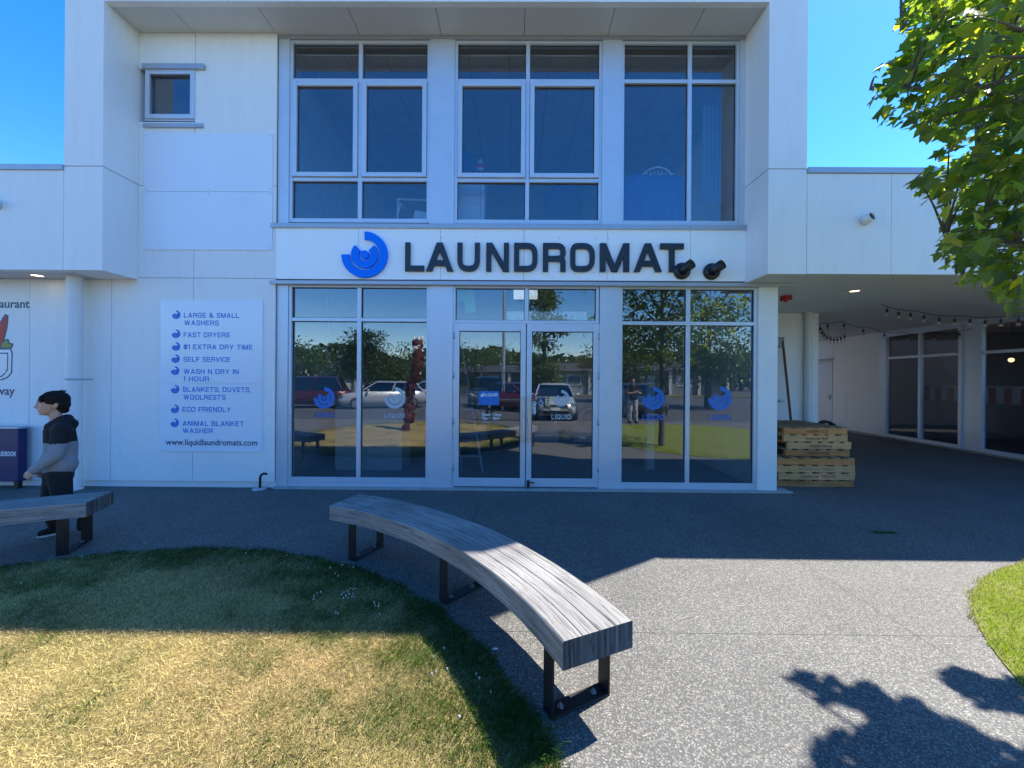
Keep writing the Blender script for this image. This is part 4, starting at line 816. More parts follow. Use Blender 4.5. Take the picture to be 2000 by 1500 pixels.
# clover flowers in the shaded rim
M['petal'] = mat('clover_white', (.5, .5, .46), .8); M['stem'] = mat('flower_stem', (.08, .14, .03), .7); fl0 = None
FL = [(667, 1163), (672, 1158), (679, 1156), (684, 1150), (690, 1152), (676, 1165), (682, 1162), (690, 1160), (694, 1151), (687, 1167), (680, 1170), (692, 1167), (671, 1170), (614, 1166), (620, 1160), (627, 1158), (612, 1172), (731, 1178), (740, 1180), (733, 1184), (739, 1186), (655, 1121), (660, 1126), (668, 1105), (690, 1109), (645, 1110), (602, 1110), (655, 1198), (660, 1200), (741, 1202), (873, 1308), (851, 1315), (843, 1318), (930, 1318), (937, 1326), (958, 1353), (898, 1402), (868, 1268), (845, 1285), (480, 1082), (160, 1088), (250, 1122), (40, 1140), (560, 1085)]
for i, (u, v) in enumerate(FL):
    x, y = gnd(u, v, .03)
    if fl0 is None:
        fl0 = thing('clover_flower', 'small white clover flower in the shaded lawn rim', 'flower', (0, 0, 0), 'white clover flowers dotted over the lawn')
        g = MB(); g.tube([(0, 0, 0), (.003, 0, .03)], .0012, 5); g.build('stem', M['stem'], fl0); g = MB(); g.ball((.003, 0, .032), (.0085, .0085, .0065), 9, 6)
        for k in range(9): a = k * 2.4; g.ball((.003 + .006 * math.cos(a), .006 * math.sin(a), .033 + .002 * (k % 3)), .004, 5, 4)
        g.build('flower_head', M['petal'], fl0); f = fl0
    else: f = copy_tree(fl0)
    f.location = (x, y, .004 * random.random()); f.rotation_euler.z = random.random() * 6
    sc = .36 + .24 * random.random(); f.scale = (sc, sc, 1)

# ------------------------------------------------------------------ curved benches
M['bench'] = wood('weathered_timber', [(.14, .132, .122), (.25, .24, .224), (.32, .305, .287), (.27, .258, .241)], grain=(2.2, 85, 85), uv=True, crack=.7, rough=.85)
M['bencht'] = wood('weathered_end_grain', [(.05, .05, .052), (.13, .13, .13), (.24, .23, .22)], grain=(9, 1.2, 1.2), uv=True, crack=.6, rough=.85)
M['boltm'] = mat('weathered_bolt', (.2, .2, .2), .5, metal=.6)
def curved_bench(label, a0, a1, legs, z=.445, th=.125, r0=3.16, r1=3.53, c=(-2.68, .35)):
    am = (a0 + a1) / 2; bx, by = c[0] + 3.35 * math.cos(R_(am)), c[1] + 3.35 * math.sin(R_(am))
    t = thing('curved_bench', label, 'bench', (bx, by, 0), 'curved timber benches round the lawn')
    bm = bmesh.new(); uvl = bm.loops.layers.uv.new('UVMap'); n = 56; nw = 8; rings = []; bv = .006
    sec = [(r0, z - th), (r0, z - bv), (r0 + bv, z)]; jo = [.27, .5, .735]
    for q in jo: rr = r0 + (r1 - r0) * q; sec += [(rr - .0028, z), (rr - .001, z - .007), (rr + .001, z - .007), (rr + .0028, z)]
    sec += [(r1 - bv, z), (r1, z - bv), (r1, z - th)]
    cum = [0]
    for p, q in zip(sec[:-1], sec[1:]): cum.append(cum[-1] + math.dist(p, q))
    for i in range(n + 1):
        a = R_(a0 + (a1 - a0) * i / n); wob = .0016 * math.sin(i * 1.7)
        rings.append([bm.verts.new((c[0] + (r + (wob if k in (0, len(sec) - 1) else 0)) * math.cos(a), c[1] + r * math.sin(a), zz)) for k, (r, zz) in enumerate(sec)])
    m = len(sec)
    def fc(vs, uvs, mi=0):
        f = bm.faces.new(vs); f.material_index = mi
        for l, uv in zip(f.loops, uvs): l[uvl].uv = uv
    Lr = R_(a1 - a0) * 3.35
    for i in range(n):
        u0, u1 = Lr * i / n, Lr * (i + 1) / n
        for k in range(m - 1): fc([rings[i][k], rings[i][k + 1], rings[i + 1][k + 1], rings[i + 1][k]], [(u0, cum[k]), (u0, cum[k + 1]), (u1, cum[k + 1]), (u1, cum[k])])
        fc([rings[i][m - 1], rings[i][0], rings[i + 1][0], rings[i + 1][m - 1]], [(u0, 0), (u0, .3), (u1, .3), (u1, 0)])
    for i in (0, n): fc(rings[i] if i else rings[i][::-1], [((s_[0] - r0) * 6, s_[1] * 1.5) for s_ in (sec if i else sec[::-1])], 1)
    bmesh.ops.recalc_face_normals(bm, faces=bm.faces); me = bpy.data.meshes.new('seat'); bm.to_mesh(me); bm.free(); link_mesh('seat', me, [M['bench'], M['bencht']], t)
    for a in legs:
        er = Vector((math.cos(R_(a)), math.sin(R_(a)), 0)); et = Vector((-er.y, er.x, 0)); o = Vector((c[0], c[1], 0)); ri, ro, ht = r0 + .022, r1 - .025, .04
        g = MB()
        for r in (ri, ro): g.obox(o + er * r - et * ht + Vector((0, 0, .0)), er * .011, et * 2 * ht, (0, 0, z - th - .012))
        g.obox(o + er * (ri + .0112) - et * ht + Vector((0, 0, .003)), er * (ro - ri - .0114), et * 2 * ht, (0, 0, .01)); g.obox(o + er * ri - et * ht + Vector((0, 0, z - th - .0118)), er * (ro - ri + .011), et * 2 * ht, (0, 0, .0116))
        lf = g.build('leg_frame', M['black'], t, bevel=.002, seg=1)
        for r in (ri + .07, ro - .06):
            q = o + er * r; g = MB(); g.lathe([(0, 0), (.017, 0), (.017, .003), (.0105, .0035), (.0105, .012), (.0055, .0125), (.0055, .02), (0, .02)], (q.x, q.y, .0132), 6); g.build('bolt', M['boltm'], lf)
    return t
curved_bench('long curved grey timber bench on three black steel frames, in front of the shop doors', 23.7, 69.8, (26.6, 46.3, 65.6))
curved_bench('curved grey timber bench cut by the left photo edge, in front of the boy', 109.3, 155.5, (112.3, 132.5, 152.5))

# ------------------------------------------------------------------ pallets
PC = [[(.48, .17, .05), (.62, .25, .085), (.7, .32, .12)], [(.52, .27, .11), (.66, .34, .145), (.74, .42, .2)], [(.34, .12, .045), (.46, .2, .07), (.52, .26, .11)]]
M['pal'] = [wood('pallet_pine', c, grain=(3, 40, 40), rough=.8) for c in PC]; M['palin'] = wood('pallet_slat', [(.2, .14, .08), (.3, .22, .13), (.38, .29, .18)], grain=(40, 3, 40), rough=.8)
M['ink'] = mat('faded_ink', (.06, .04, .03), .8); M['inkf'] = mat('very_faded_ink', (.2, .14, .08), .8)
PL = [(1531.0, 1655, 0, .15, 'tan top pallet of the stack with faded stamped figures'), (1530.5, 1655.5, 1, .13, 'second pallet from the top, pale, flush with the tan one above it'), (1537.6, 1663, 1, .12, 'third pallet from the top, shifted right of the one above'), (1533.5, 1660, 2, .12, 'browner fourth pallet from the top, lowest of the narrow ones'), (1517.5, 1669.5, 0, .02, 'topmost of the four wide pallets, no clear writing on its front board'), (1515, 1670.5, 1, .01, 'palest wide pallet, with a split left end on its front board'), (1521, 1670.5, 1, 0, 'second pallet from the bottom, clearly stamped RX26UHF 555413'), (1517, 1668, 2, .02, 'brown bottom pallet of the stack, resting on the ground')]
TX = ['RX26UHF 6313', 'RX26UHF-6113', 'RX26UHF 6313 48', 'RX26UHF 635613', '', 'RX26UHF 5554', 'RX26UHF 555413', 'RX26UHF 555413']
for k, (ua, ub, mi, dy, lab) in enumerate(PL):
    lv = 7 - k; z0 = lv * .1075 + .001; yf = 5.63 + dy; xa_, xb_ = at(ua, 900, yf)[0], at(ub, 900, yf)[0]; dp = 1.0
    t = thing('pallet', lab, 'pallet', (xa_, yf, z0), 'stacked wooden pallets'); hb = .086
    for j, yy in enumerate((0, dp / 2 - .02, dp - .04)): g = MB(); g.box(xa_, xb_, yf + yy, yf + yy + .04, z0, z0 + hb); g.build('bearer', M['pal'][mi], t, bevel=.003, seg=1)
    g = MB(); n = 6; wv = .1; rr_ = random.Random(k)
    for i in range(n):
        x0 = xa_ + (xb_ - xa_ - wv) * i / (n - 1) + (rr_.random() - .5) * .03 * (0 < i < n - 1); g.box(x0, x0 + wv, yf + .004 - rr_.random() * .012, yf + dp, z0 + hb + .0005, z0 + hb + .02)
    g.build('deck', M['palin'] if mi != 1 else M['pal'][1], t)
    if TX[k]:
        g = MB(); wd_ = (.33 if k < 4 else .5); cx = (xa_ + xb_) / 2 + .02; hh = .034 if k != 6 else .045
        stroke_text(g, TX[k], cx - wd_ / 2, cx + wd_ / 2, z0 + .024, hh, .17, yf - .0012, .0008); g.build('stamp', M['ink'] if k in (0, 1, 2, 3, 6) else M['inkf'], t)

# small things on the ground
x, y = gnd(966, 1269); t = thing('paper_scrap', 'tiny scrap of white paper on the paving under the bench', 'litter', (x, y, 0)); g = MB(); g.obox((x - .014, y - .006, .004), (.03, -.01, .006), (.006, .014, .002), (0, 0, .001)); g.build('scrap', M['white'], t)
# ------------------------------------------------------------------ leafy trees
def maple_template(k=1.0):
    h = np.array([(0, 0), (.30, -.05), (.22, .13), (.56, .34), (.27, .42), (.2, .66), (0, 1.0)], float)
    return h
def leaf_mesh(name, P, D, U, size, col, lobes=True):
    # P centre, D axis (base->tip), U face normal: (n,3); two folded halves
    h = maple_template() if lobes else np.array([(0, 0), (.2, .25), (.22, .55), (0, 1.0)], float)
    n = len(P); k = len(h); D = D / np.linalg.norm(D, axis=1, keepdims=True); W = np.cross(D, U); W /= np.linalg.norm(W, axis=1, keepdims=True) + 1e-9; Nn = np.cross(W, D)
    V = []
    for sgn in (1, -1):
        for i in range(k):
            a, b = h[i]; V.append(P + D * ((b - .4) * size)[:, None] + W * (sgn * a * size)[:, None] - Nn * ((a * .35 + max(0, b - .5) * .3) * size)[:, None])
    V = np.stack(V, 1).reshape(-1, 3); b = np.arange(n)[:, None] * 2 * k
    F = np.concatenate([b + np.arange(k)[None], b + k + np.arange(k)[::-1][None]])
    C = np.concatenate([np.repeat(col, 2 * k, 0), np.ones((n * 2 * k, 1))], 1)
    return np_mesh(name, V, F, k, C)
def proj(P):
    q = (np.asarray(P) - np.array([0, 0, CAM_H])) @ _R; z = -q[:, 2]; zz = np.where(np.abs(z) < 1e-3, 1e-3, z)
    return 1000 + FPX * q[:, 0] / zz, CVY - FPX * q[:, 1] / zz, z
def inpoly(u, v, poly):
    r = np.zeros(len(u), bool); j = len(poly) - 1
    for i in range(len(poly)):
        (x0, y0), (x1, y1) = poly[i], poly[j]; c = ((y0 > v) != (y1 > v)) & (u < (x1 - x0) * (v - y0) / ((y1 - y0) or 1e-9) + x0); r ^= c; j = i
    return r
OUT = [(-400, 1700), (0, 1750), (45, 1744), (75, 1762), (90, 1746), (108, 1742), (125, 1708), (150, 1694), (170, 1688), (200, 1692), (238, 1704), (246, 1748), (270, 1790), (305, 1822), (318, 1850), (328, 1798), (350, 1764), (372, 1757), (400, 1787), (420, 1815), (440, 1826), (470, 1822), (500, 1820), (515, 1832), (535, 1830), (555, 1872), (575, 1925), (600, 1948), (617, 1990), (632, 2150), (700, 2400)]
SH1 = [(1508, 1312), (1530, 1303), (1612, 1312), (1662, 1347), (1690, 1332), (1720, 1352), (1800, 1370), (1860, 1402), (1900, 1427), (1950, 1452), (2080, 1490), (2080, 1600), (1560, 1600), (1585, 1478), (1620, 1440), (1700, 1420), (1705, 1405), (1660, 1376), (1600, 1372), (1570, 1345)]
SH2 = [(1830, 1320), (1850, 1304), (1900, 1314), (1960, 1332), (2010, 1312), (2300, 1300), (2300, 1420), (2010, 1392), (1920, 1380), (1870, 1350)]
ov = np.array([a for a, _ in OUT], float); ou = np.array([b for _, b in OUT], float)
def crown_ok(P, mg=10):
    u, v, z = proj(P); vis = (z > .15) & (v > -300); bad = vis & (u < np.interp(v, ov, ou) + mg) | ((z > 0) & (z <= .6) & (np.abs(u) < 2600))
    G = P - np.array(SUN)[None] / SUN.z * P[:, 2:3]; us, vs_, zs = proj(G); inn = (zs > .1) & (us > -50) & (us < 2025) & (vs_ < 1530) & (vs_ > 700)
    return ~bad & ~(inn & ~inpoly(us, vs_, SH1) & ~inpoly(us, vs_, SH2))
tr = np.random.default_rng(21); TB = Vector((3.45, 1.9, 0)); CC = np.array([3.4, 2.05, 3.5]); CRD = np.array([1.85, 1.7, 1.7])
cand = tr.normal(size=(5200, 3)); cand = CC + cand / np.linalg.norm(cand, axis=1, keepdims=True) * (tr.random((5200, 1)) ** .45) * CRD; cand = cand[(cand[:, 2] > 1.75) & (cand[:, 2] < 4.7)]
cand = cand[crown_ok(cand, 22)]
vis_u, vis_v, vz = proj(cand); front = (vz > .3) & (vis_u < 2100) & (vis_v > -120)
pu, pv, pY = tr.uniform(1690, 2080, 9000), tr.uniform(-80, 640, 9000), tr.uniform(1.95, 3.4, 9000)
lobe = np.array([(lambda q: (q[0], Y, q[1]))(at(u, v, Y)) for u, v, Y in zip(pu, pv, pY)]); lobe = lobe[crown_ok(lobe, 20)]
def thin(P, d, m):
    out = []
    for p in P:
        if all(np.sum((p - q) ** 2) > d * d for q in out): out.append(p)
        if len(out) >= m: break
    return np.array(out)
lobe = thin(lobe[lobe[:, 2] < 4.75], .175, 190); print('lobes', len(lobe))
cl = np.concatenate([lobe, thin(cand[front], .34, 45), thin(cand[~front], .3, 110)])
mt = thing('maple_tree', 'leafy green maple reaching in from the right edge with backlit yellow green leaves', 'tree', TB)
br = MB(); br.tube([TB, TB + Vector((.02, .01, 1.0)), TB + Vector((-.02, .03, 2.2)), TB + Vector((-.03, .06, 3.3)), TB + Vector((0, .1, 4.6))], [.075, .062, .05, .034, .012], 12)
mains = []
for k in range(13):
    a = k * 2.4; zz = 1.75 + k * .2; s0 = TB + Vector((-.02, .03, zz)); e0 = s0 + Vector((math.cos(a), math.sin(a), .55)) * (1.05 - .045 * k); mains.append((s0, e0))
for u, v, Y in ((1700, 175, 2.5), (1760, 60, 2.5), (1772, 368, 3.15), (1840, 450, 2.6), (1880, 540, 2.7), (1860, 300, 3.0)):
    q = at(u, v, Y); e0 = Vector((q[0], Y, q[1])); s0 = TB + Vector((-.02, .04, max(1.7, q[1] - .75))); mains.append((s0, e0))
LP, LD = [], []
def curve3(a, b, sag, n=7): return [a.lerp(b, i / n) + Vector((0, 0, sag * 4 * (i / n) * (1 - i / n))) for i in range(n + 1)]
paths = []
for s0, e0 in mains:
    p = curve3(s0, e0, .12); ok = crown_ok(np.array([list(q) for q in p]), 0)
    while len(p) > 3 and not ok[len(p) - 1]: p = p[:-1]
    paths.append(p); br.tube(p, [.024 * (1 - i / len(p) * .92) for i in range(len(p))], 7)
for c in cl:
    c = Vector(c); best = min(((q - c).length + .3 * (q.z > c.z), q) for p in paths for q in p[2:])[1]
    if (best - c).length < 1.3:
        p = curve3(best, c, .04, 4)
        if crown_ok(np.array([list(q) for q in p]), 0).all(): br.tube(p, [.008, .007, .005, .004, .0025], 5, cap=False)
    nl = 16 if c.y > .3 else 16; off = tr.normal(0, .085, (nl, 3)) * np.array([1.25, 1.25, .8]); pts = np.array(c) + off; LP.append(pts); LD.append(off + (pts - CC) * .12)
LP = np.concatenate(LP); LD = np.concatenate(LD); ok = crown_ok(LP); gu, gv, gz = proj(LP)
for a_, b_, ra, rb_ in ((1893, 286, 20, 12), (1984, 300, 22, 10), (1838, 322, 26, 9), (1850, 150, 9, 12), (1930, 470, 10, 8), (1765, 100, 14, 10)): ok &= ((gu - a_) / ra) ** 2 + ((gv - b_) / rb_) ** 2 > 1
LP, LD = LP[ok], LD[ok]; n = len(LP)
LD = LD / (np.linalg.norm(LD, axis=1, keepdims=True) + 1e-6) + tr.normal(0, .35, (n, 3)) + np.array([0, 0, -.35]); LU = np.array([0, 0, 1.]) + tr.normal(0, .42, (n, 3)) + np.array([.15, .1, 0])
lc = np.array([.036, .060, .017]) * (.65 + .7 * tr.random((n, 1))) + np.array([.05, .04, .0]) * (tr.random((n, 1)) > .8)
M['bark'] = mat('grey_bark', (.13, .11, .09), .85, var=.3, scale=30, bump=.5, bscale=60)
M['maple'] = vcol('maple_leaf', .45, .5, (10.2, 8.6, 2.0), .5)
br.build('trunk', M['bark'], mt); link_mesh('crown', leaf_mesh('crown', LP, LD, LU, .045 + .065 * tr.random(n), lc), M['maple'], mt)
print('maple leaves', n)
x, y = gnd(1725, 1040); P3 = np.array([[x - .07, y, .02], [x - .02, y + .01, .022], [x + .04, y, .018], [x + .08, y - .01, .02]]); ft = thing('fallen_leaves', 'sprig of dark green leaves lying on the shaded paving right of the doors', 'leaf sprig', (x, y, 0))
link_mesh('leaf', leaf_mesh('leaf', P3, np.array([[-1, .2, .1], [-.5, .6, .1], [.6, -.3, .1], [1, .1, .05]]), np.tile([[0, .2, 1.]], (4, 1)), np.full(4, .1), np.tile([[.03, .08, .02]], (4, 1))), M['maple'], ft)
g = MB(); g.tube([(x - .1, y, .012), (x, y + .01, .014), (x + .1, y, .01)], .003, 5); g.build('twig', M['bark'], ft)

# ------------------------------------------------------------------ people
def solid(name, parts, mats, parent, voxel, smooth=4, matfn=None):
    mb = MB()
    for q in parts:
        if q[0] == 'c':          # capsule chain: points, radii
            _, pts, rr = q; pts = [Vector(p) for p in pts]
            for i in range(len(pts)): mb.ball(pts[i], rr[i], 14, 9)
            for i in range(len(pts) - 1):
                d = (pts[i + 1] - pts[i]); L = d.length
                if L > 1e-4: mb.lathe([(0, 0), (rr[i], 0), (rr[i + 1], L), (0, L)], pts[i], 14, ax=d)
        elif q[0] == 'e': mb.ball(q[1], q[2], 20, 14, rot=q[3] if len(q) > 3 else None)
    tmp = mb.build('tmp', [], None)
    rm = tmp.modifiers.new('r', 'REMESH'); rm.mode = 'VOXEL'; rm.voxel_size = voxel
    sm = tmp.modifiers.new('s', 'SMOOTH'); sm.factor = .5; sm.iterations = smooth
    bpy.context.view_layer.update(); me = bpy.data.meshes.new_from_object(tmp.evaluated_get(bpy.context.evaluated_depsgraph_get())); bpy.data.objects.remove(tmp)
    me.materials.clear(); me.name = name; o = link_mesh(name, me, mats, parent)
    nf = len(me.polygons); me.polygons.foreach_set('use_smooth', np.ones(nf, bool))
    if matfn:
        c = np.empty(nf * 3, np.float32); me.polygons.foreach_get('center', c); c = c.reshape(-1, 3); me.polygons.foreach_set('material_index', matfn(c).astype(np.int32))
    me.update(); return o
def skin_mat(name, c): 
    m = mat(name, c, .5, var=.05, scale=30); m.node_tree.nodes['Principled BSDF'].inputs['Subsurface Weight'].default_value = .12; m.node_tree.nodes['Principled BSDF'].inputs['Subsurface Radius'].default_value = (.012, .005, .003); return m
M['skin'] = skin_mat('skin', (.52, .31, .22)); M['hair'] = mat('dark_hair', (.012, .009, .007), .7, var=.5, scale=60, bump=.8, bscale=160, spec=.2)
M['fblack'] = mat('black_fleece', (.010, .010, .012), .9, var=.3, scale=60, bump=.3); M['fgrey'] = mat('grey_marl_fleece', (.23, .25, .27), .95, var=.2, scale=90, bump=.4); M['trouser'] = mat('black_trousers', (.009, .009, .011), .85)
M['sole'] = mat('white_sole', (.6, .6, .58), .6)
def hand(W, F, side, sc, curl=1.0):   # palm from the wrist W along F; fingers curl towards `side`
    F = Vector(F).normalized(); S_ = Vector(side).normalized(); S_ = (S_ - F * S_.dot(F)).normalized(); T = F.cross(S_); p = []; W = Vector(W)
    p.append(('c', [W, W + F * .03 * sc], [.021 * sc, .024 * sc]))
    for i, (ln, o) in enumerate(((.062, -.026), (.07, -.009), (.066, .009), (.052, .025))):
        b = W + F * .062 * sc + T * o * sc; m = b + (F * .75 + S_ * .6 * curl).normalized() * ln * .5 * sc; e = m + (F * .1 + S_ * 1.0 * curl).normalized() * ln * .4 * sc; e2 = e + (S_ * .5 * curl - F * .6).normalized() * ln * .3 * sc
        p.append(('c', [W + F * .02 * sc + T * o * .7 * sc, b, m, e, e2], [.014 * sc, .0105 * sc, .0092 * sc, .0085 * sc, .0075 * sc]))
    b = W + F * .025 * sc - T * .024 * sc; p.append(('c', [b, b + (F * .7 + S_ * .5 - T * .5).normalized() * .03 * sc, b + (F * 1.1 + S_ * .9 - T * .3).normalized() * .055 * sc], [.013 * sc, .011 * sc, .009 * sc]))
    return p
def head_parts(c, sc, yaw=0):   # faces -x before yaw
    M3 = Matrix.Rotation(yaw, 3, 'Z'); c = Vector(c); P = lambda x, y, z: c + M3 @ Vector((x, y, z)) * sc
    return [('e', P(.008, 0, .02), (.093 * sc, .074 * sc, .095 * sc), M3), ('e', P(-.035, 0, -.035), (.058 * sc, .054 * sc, .075 * sc), M3), ('e', P(-.066, 0, -.088), (.022 * sc, .024 * sc, .018 * sc), M3),
            ('c', [P(-.084, 0, .012), P(-.104, 0, -.026)], [.011 * sc, .0155 * sc]), ('e', P(-.094, 0, -.031), (.012 * sc, .018 * sc, .009 * sc), M3), ('e', P(-.085, 0, .022), (.02 * sc, .052 * sc, .014 * sc), M3),
            ('c', [P(-.088, -.012, -.052), P(-.088, .012, -.052)], [.0085 * sc] * 2), ('c', [P(-.085, -.011, -.064), P(-.085, .011, -.064)], [.009 * sc] * 2), ('e', P(-.05, -.035, -.02), (.03 * sc, .02 * sc, .026 * sc), M3), ('e', P(-.05, .035, -.02), (.03 * sc, .02 * sc, .026 * sc), M3),
            ('e', P(.012, -.075, -.012), (.02 * sc, .009 * sc, .031 * sc), M3), ('e', P(.012, .075, -.012), (.02 * sc, .009 * sc, .031 * sc), M3)], P, M3
def eyes(P, M3, sc, par):
    for s_ in (-1, 1):
        g = MB(); g.ball(P(-.079, .03 * s_, .0), (.011 * sc, .013 * sc, .008 * sc), 10, 8, rot=M3); e = g.build('eye', M['white'], par); g = MB(); g.ball(P(-.0865, .031 * s_, .0), (.005 * sc, .0062 * sc, .0062 * sc), 8, 6, rot=M3); g.build('iris', M['hair'], e)
        g = MB(); g.tube([P(-.086, .012 * s_, .017), P(-.088, .03 * s_, .023), P(-.078, .046 * s_, .018)], .0035 * sc, 6); g.build('eyebrow', M['hair'], par)
# the boy, walking to the left
gx0, gy0 = gnd(110, 1047); bx0 = by0 = 0.0
boy = thing('person', 'boy in a black and grey hooded jumper and black trousers walking left behind the bench', 'person', (0, 0, 0))
K = gy0 / 751
B = lambda u, v, y=0.0: Vector(((u - 111) * K * .66, y, (1047 - v) * K))   # built facing -x at the origin, then turned and set down
hp_, Ph, M3 = head_parts(B(103, 787), 1.0)
hipN, hipF = B(116, 925, -.07), B(110, 925, .07)
kneeF, ankF, toeF = B(97, 985, .07), B(112, 1033, .07), B(84, 1041, .065)
kneeN, ankN, toeN = B(124, 982, -.07), B(166, 1008, -.07), B(160, 1036, -.07)
shN, shF = B(121, 836, -.125), B(112, 834, .125)
elN, wrN = B(108, 884, -.17), B(67, 909, -.14); elF, wrF = B(100, 886, .17), B(80, 915, .15)
body = list(hp_) + [('c', [B(107, 806), B(113, 826)], [.045, .05]), ('c', [B(114, 838), B(115, 870), B(113, 905), B(113, 925)], [.085, .088, .085, .09]), ('c', [shN, B(114, 836), shF], [.05, .075, .05]),
    ('c', [shN, elN, wrN], [.042, .032, .022]), ('c', [shF, elF, wrF], [.042, .032, .022]), ('c', [hipN, kneeN, ankN], [.07, .048, .033]), ('c', [hipF, kneeF, ankF], [.07, .048, .033]), ('c', [ankN, toeN], [.035, .028]), ('c', [ankF, toeF], [.033, .025])]
body += hand(wrN, wrN - elN + Vector((0, 0, -.05)), (.35, .55, -.2), .85) + hand(wrF, wrF - elF, (.2, -.6, -.2), .85)
solid('body', body, M['skin'], boy, .0055, 3)
eyes(Ph, M3, 1.0, boy)
hr_ = [('e', Ph(.016, 0, .04), (.1, .082, .09), None), ('e', Ph(.05, 0, -.005), (.066, .078, .07), None), ('c', [Ph(.07, -.02, -.06), Ph(.07, .02, -.06)], [.035, .035])]
for i in range(9): yy = -.06 + .015 * i; hr_.append(('c', [Ph(-.03, yy * .9, .098), Ph(-.074, yy, .066), Ph(-.092 + abs(yy) * .35, yy, .033 - .006 * (i % 3))], [.022, .014, .007]))
for s_ in (-1, 1):
    for j in range(4): hr_.append(('c', [Ph(-.035 + .016 * j, s_ * .072, .06), Ph(-.042 + .014 * j, s_ * .079, .012 - .004 * j)], [.018, .008]))
for a, b in (((.06, .02, .115), (.085, .03, .128)), ((.045, -.02, .12), (.06, -.03, .132))): hr_.append(('c', [Ph(*a), Ph(*b)], [.014, .005]))
for i, q in enumerate(hr_):
    if q[0] == 'e' and q[3] is None: hr_[i] = q[:3]
solid('hair', hr_, M['hair'], boy, .006, 2)
zsplit = B(0, 861).z
hood = [('c', [B(116, 842), B(119, 870), B(117, 900), B(116, 913)], [.108, .116, .118, .115]), ('c', [shN, B(117, 838), shF], [.068, .095, .068]), ('c', [B(121, 905, -.05), B(113, 906, .05)], [.112, .112]), ('c', [shN, elN, wrN + (elN - wrN) * .08], [.071, .056, .04]), ('c', [shF, elF, wrF + (elF - wrF) * .1], [.068, .055, .04]),
        ('c', [B(133, 824, -.05), B(137, 828), B(133, 824, .05)], [.05, .058, .05]), ('c', [B(118, 818, -.07), B(100, 832, -.02), B(118, 818, .07)], [.038, .05, .038]), ('c', [B(120, 822, -.06), B(130, 818, 0), B(120, 822, .06)], [.045, .05, .045])]
solid('hoodie', hood, [M['fblack'], M['fgrey']], boy, .0075, 4, lambda c: (c[:, 2] < zsplit))
tro = [('c', [B(115, 912), B(114, 928)], [.105, .108]), ('c', [hipN, kneeN, ankN + (kneeN - ankN) * .12], [.088, .068, .056]), ('c', [hipF, kneeF, ankF + (kneeF - ankF) * .12], [.088, .068, .056])]
solid('trousers', tro, M['trouser'], boy, .0075, 4)
for ank, toe, up in ((ankF, toeF, False), (ankN, toeN, True)):
    d = (toe - ank).normalized(); hl = ank - d * .03 if up else Vector((ank.x + .045, ank.y, .035)); tp = toe if up else Vector((toe.x, toe.y, .035))
    so_ = solid('shoe', [('c', [hl, ank.lerp(tp, .5) - Vector((0, 0, .012 if not up else 0)), tp], [.036, .041, .034]), ('c', [ank, ank.lerp(hl, .5)], [.04, .037])], M['fblack'], boy, .006, 2)
    g = MB(); 
    if not up:
        pts = [(hl.x + .034, 0), (hl.x + .02, .03), ((hl.x + tp.x) / 2, .036), (tp.x - .005, .035), (tp.x - .034, .0)]; poly = pts + [(x, -yv) for x, yv in pts[::-1] if yv > 0]
        g.prism(poly, lambda p, t_: (p[0], hl.y + p[1] * 1.15, t_), .002, .02); g.build('sole', M['sole'], so_)

boy.location = (gx0, gy0, 0); boy.rotation_euler.z = math.atan2(-gx0, gy0)
# ------------------------------------------------------------------ things behind the glass
def wpt(u, v, Y): q = at(u, v, Y); return Vector((q[0], Y, q[1]))
def one(name, lab, cat, part, fn, mt, p, group=None):
    t = thing(name, lab, cat, p, group); g = MB(); fn(g); g.build(part, mt, t); return t
a, b_ = wpt(690, 392, 9.9), wpt(722, 424, 10.9); a.z = b_.z = 6.19
t = one('strip_light', 'lit fluorescent strip on the ceiling of the upstairs room, seen low in the left windows', 'ceiling light', 'tube', lambda g: g.bar(a, b_, .09, .03), M['tube'], a)
g = MB(); g.bar(a + Vector((0, 0, .03)), b_ + Vector((0, 0, .03)), .14, .02); g.build('housing', M['trimw'], t)
rk = thing('drying_rack', 'white tubular clothes rack standing inside the lower left upstairs window', 'drying rack', wpt(805, 428, 5.95)); g = MB(); Y = 5.95
for y_ in (Y, Y + .35):
    P0, P1, P2, P3_ = wpt(777, 432, y_), wpt(777, 389, y_), wpt(845, 392, y_), wpt(845, 432, y_); P0.z = P3_.z = 3.765; g.tube([P0, P1], .016, 8); g.tube([P1, P2], .016, 8); g.tube([P2, P3_], .016, 8)
g.tube([wpt(783, 396, Y), wpt(776, 424, Y)], .013, 8); g.tube([wpt(777, 389, Y), wpt(777, 389, Y) + Vector((0, .35, 0))], .014, 8); g.tube([wpt(845, 392, Y), wpt(845, 392, Y) + Vector((0, .35, 0))], .014, 8); g.build('tubing', M['white'], rk)
c = thing('notice_sheet', 'white printed sheet leaning on the white rack upstairs', 'paper', wpt(815, 427, 5.8)); g = MB(); q = wpt(806, 428, 5.85); g.obox(q, Vector((.2, .01, -.03)), Vector((0, .004, 0)), Vector((.03, .03, .15))); g.build('sheet', M['white'], c)
x0, x1 = at(888, 380, 5.75)[0], at(946, 380, 5.75)[0]; zc = at(900, 341, 5.75)[1]
c = thing('white_cabinet', 'pale cabinet behind the middle upstairs window with a box and bottle on top', 'cabinet', (x0, 5.75, 3.76)); g = MB(); g.box(x0, x1, 5.75, 6.2, 3.762, zc - .03); g.build('body', M['trimw'], c); g = MB(); g.box(x0 - .01, x1 + .015, 5.73, 6.21, zc - .029, zc); g.build('top', M['alu'], c)
g = MB(); g.box(x1 - .06, x1 - .05, 5.735, 5.749, 3.8, zc - .05); g.build('door_edge', M['alud'], c)
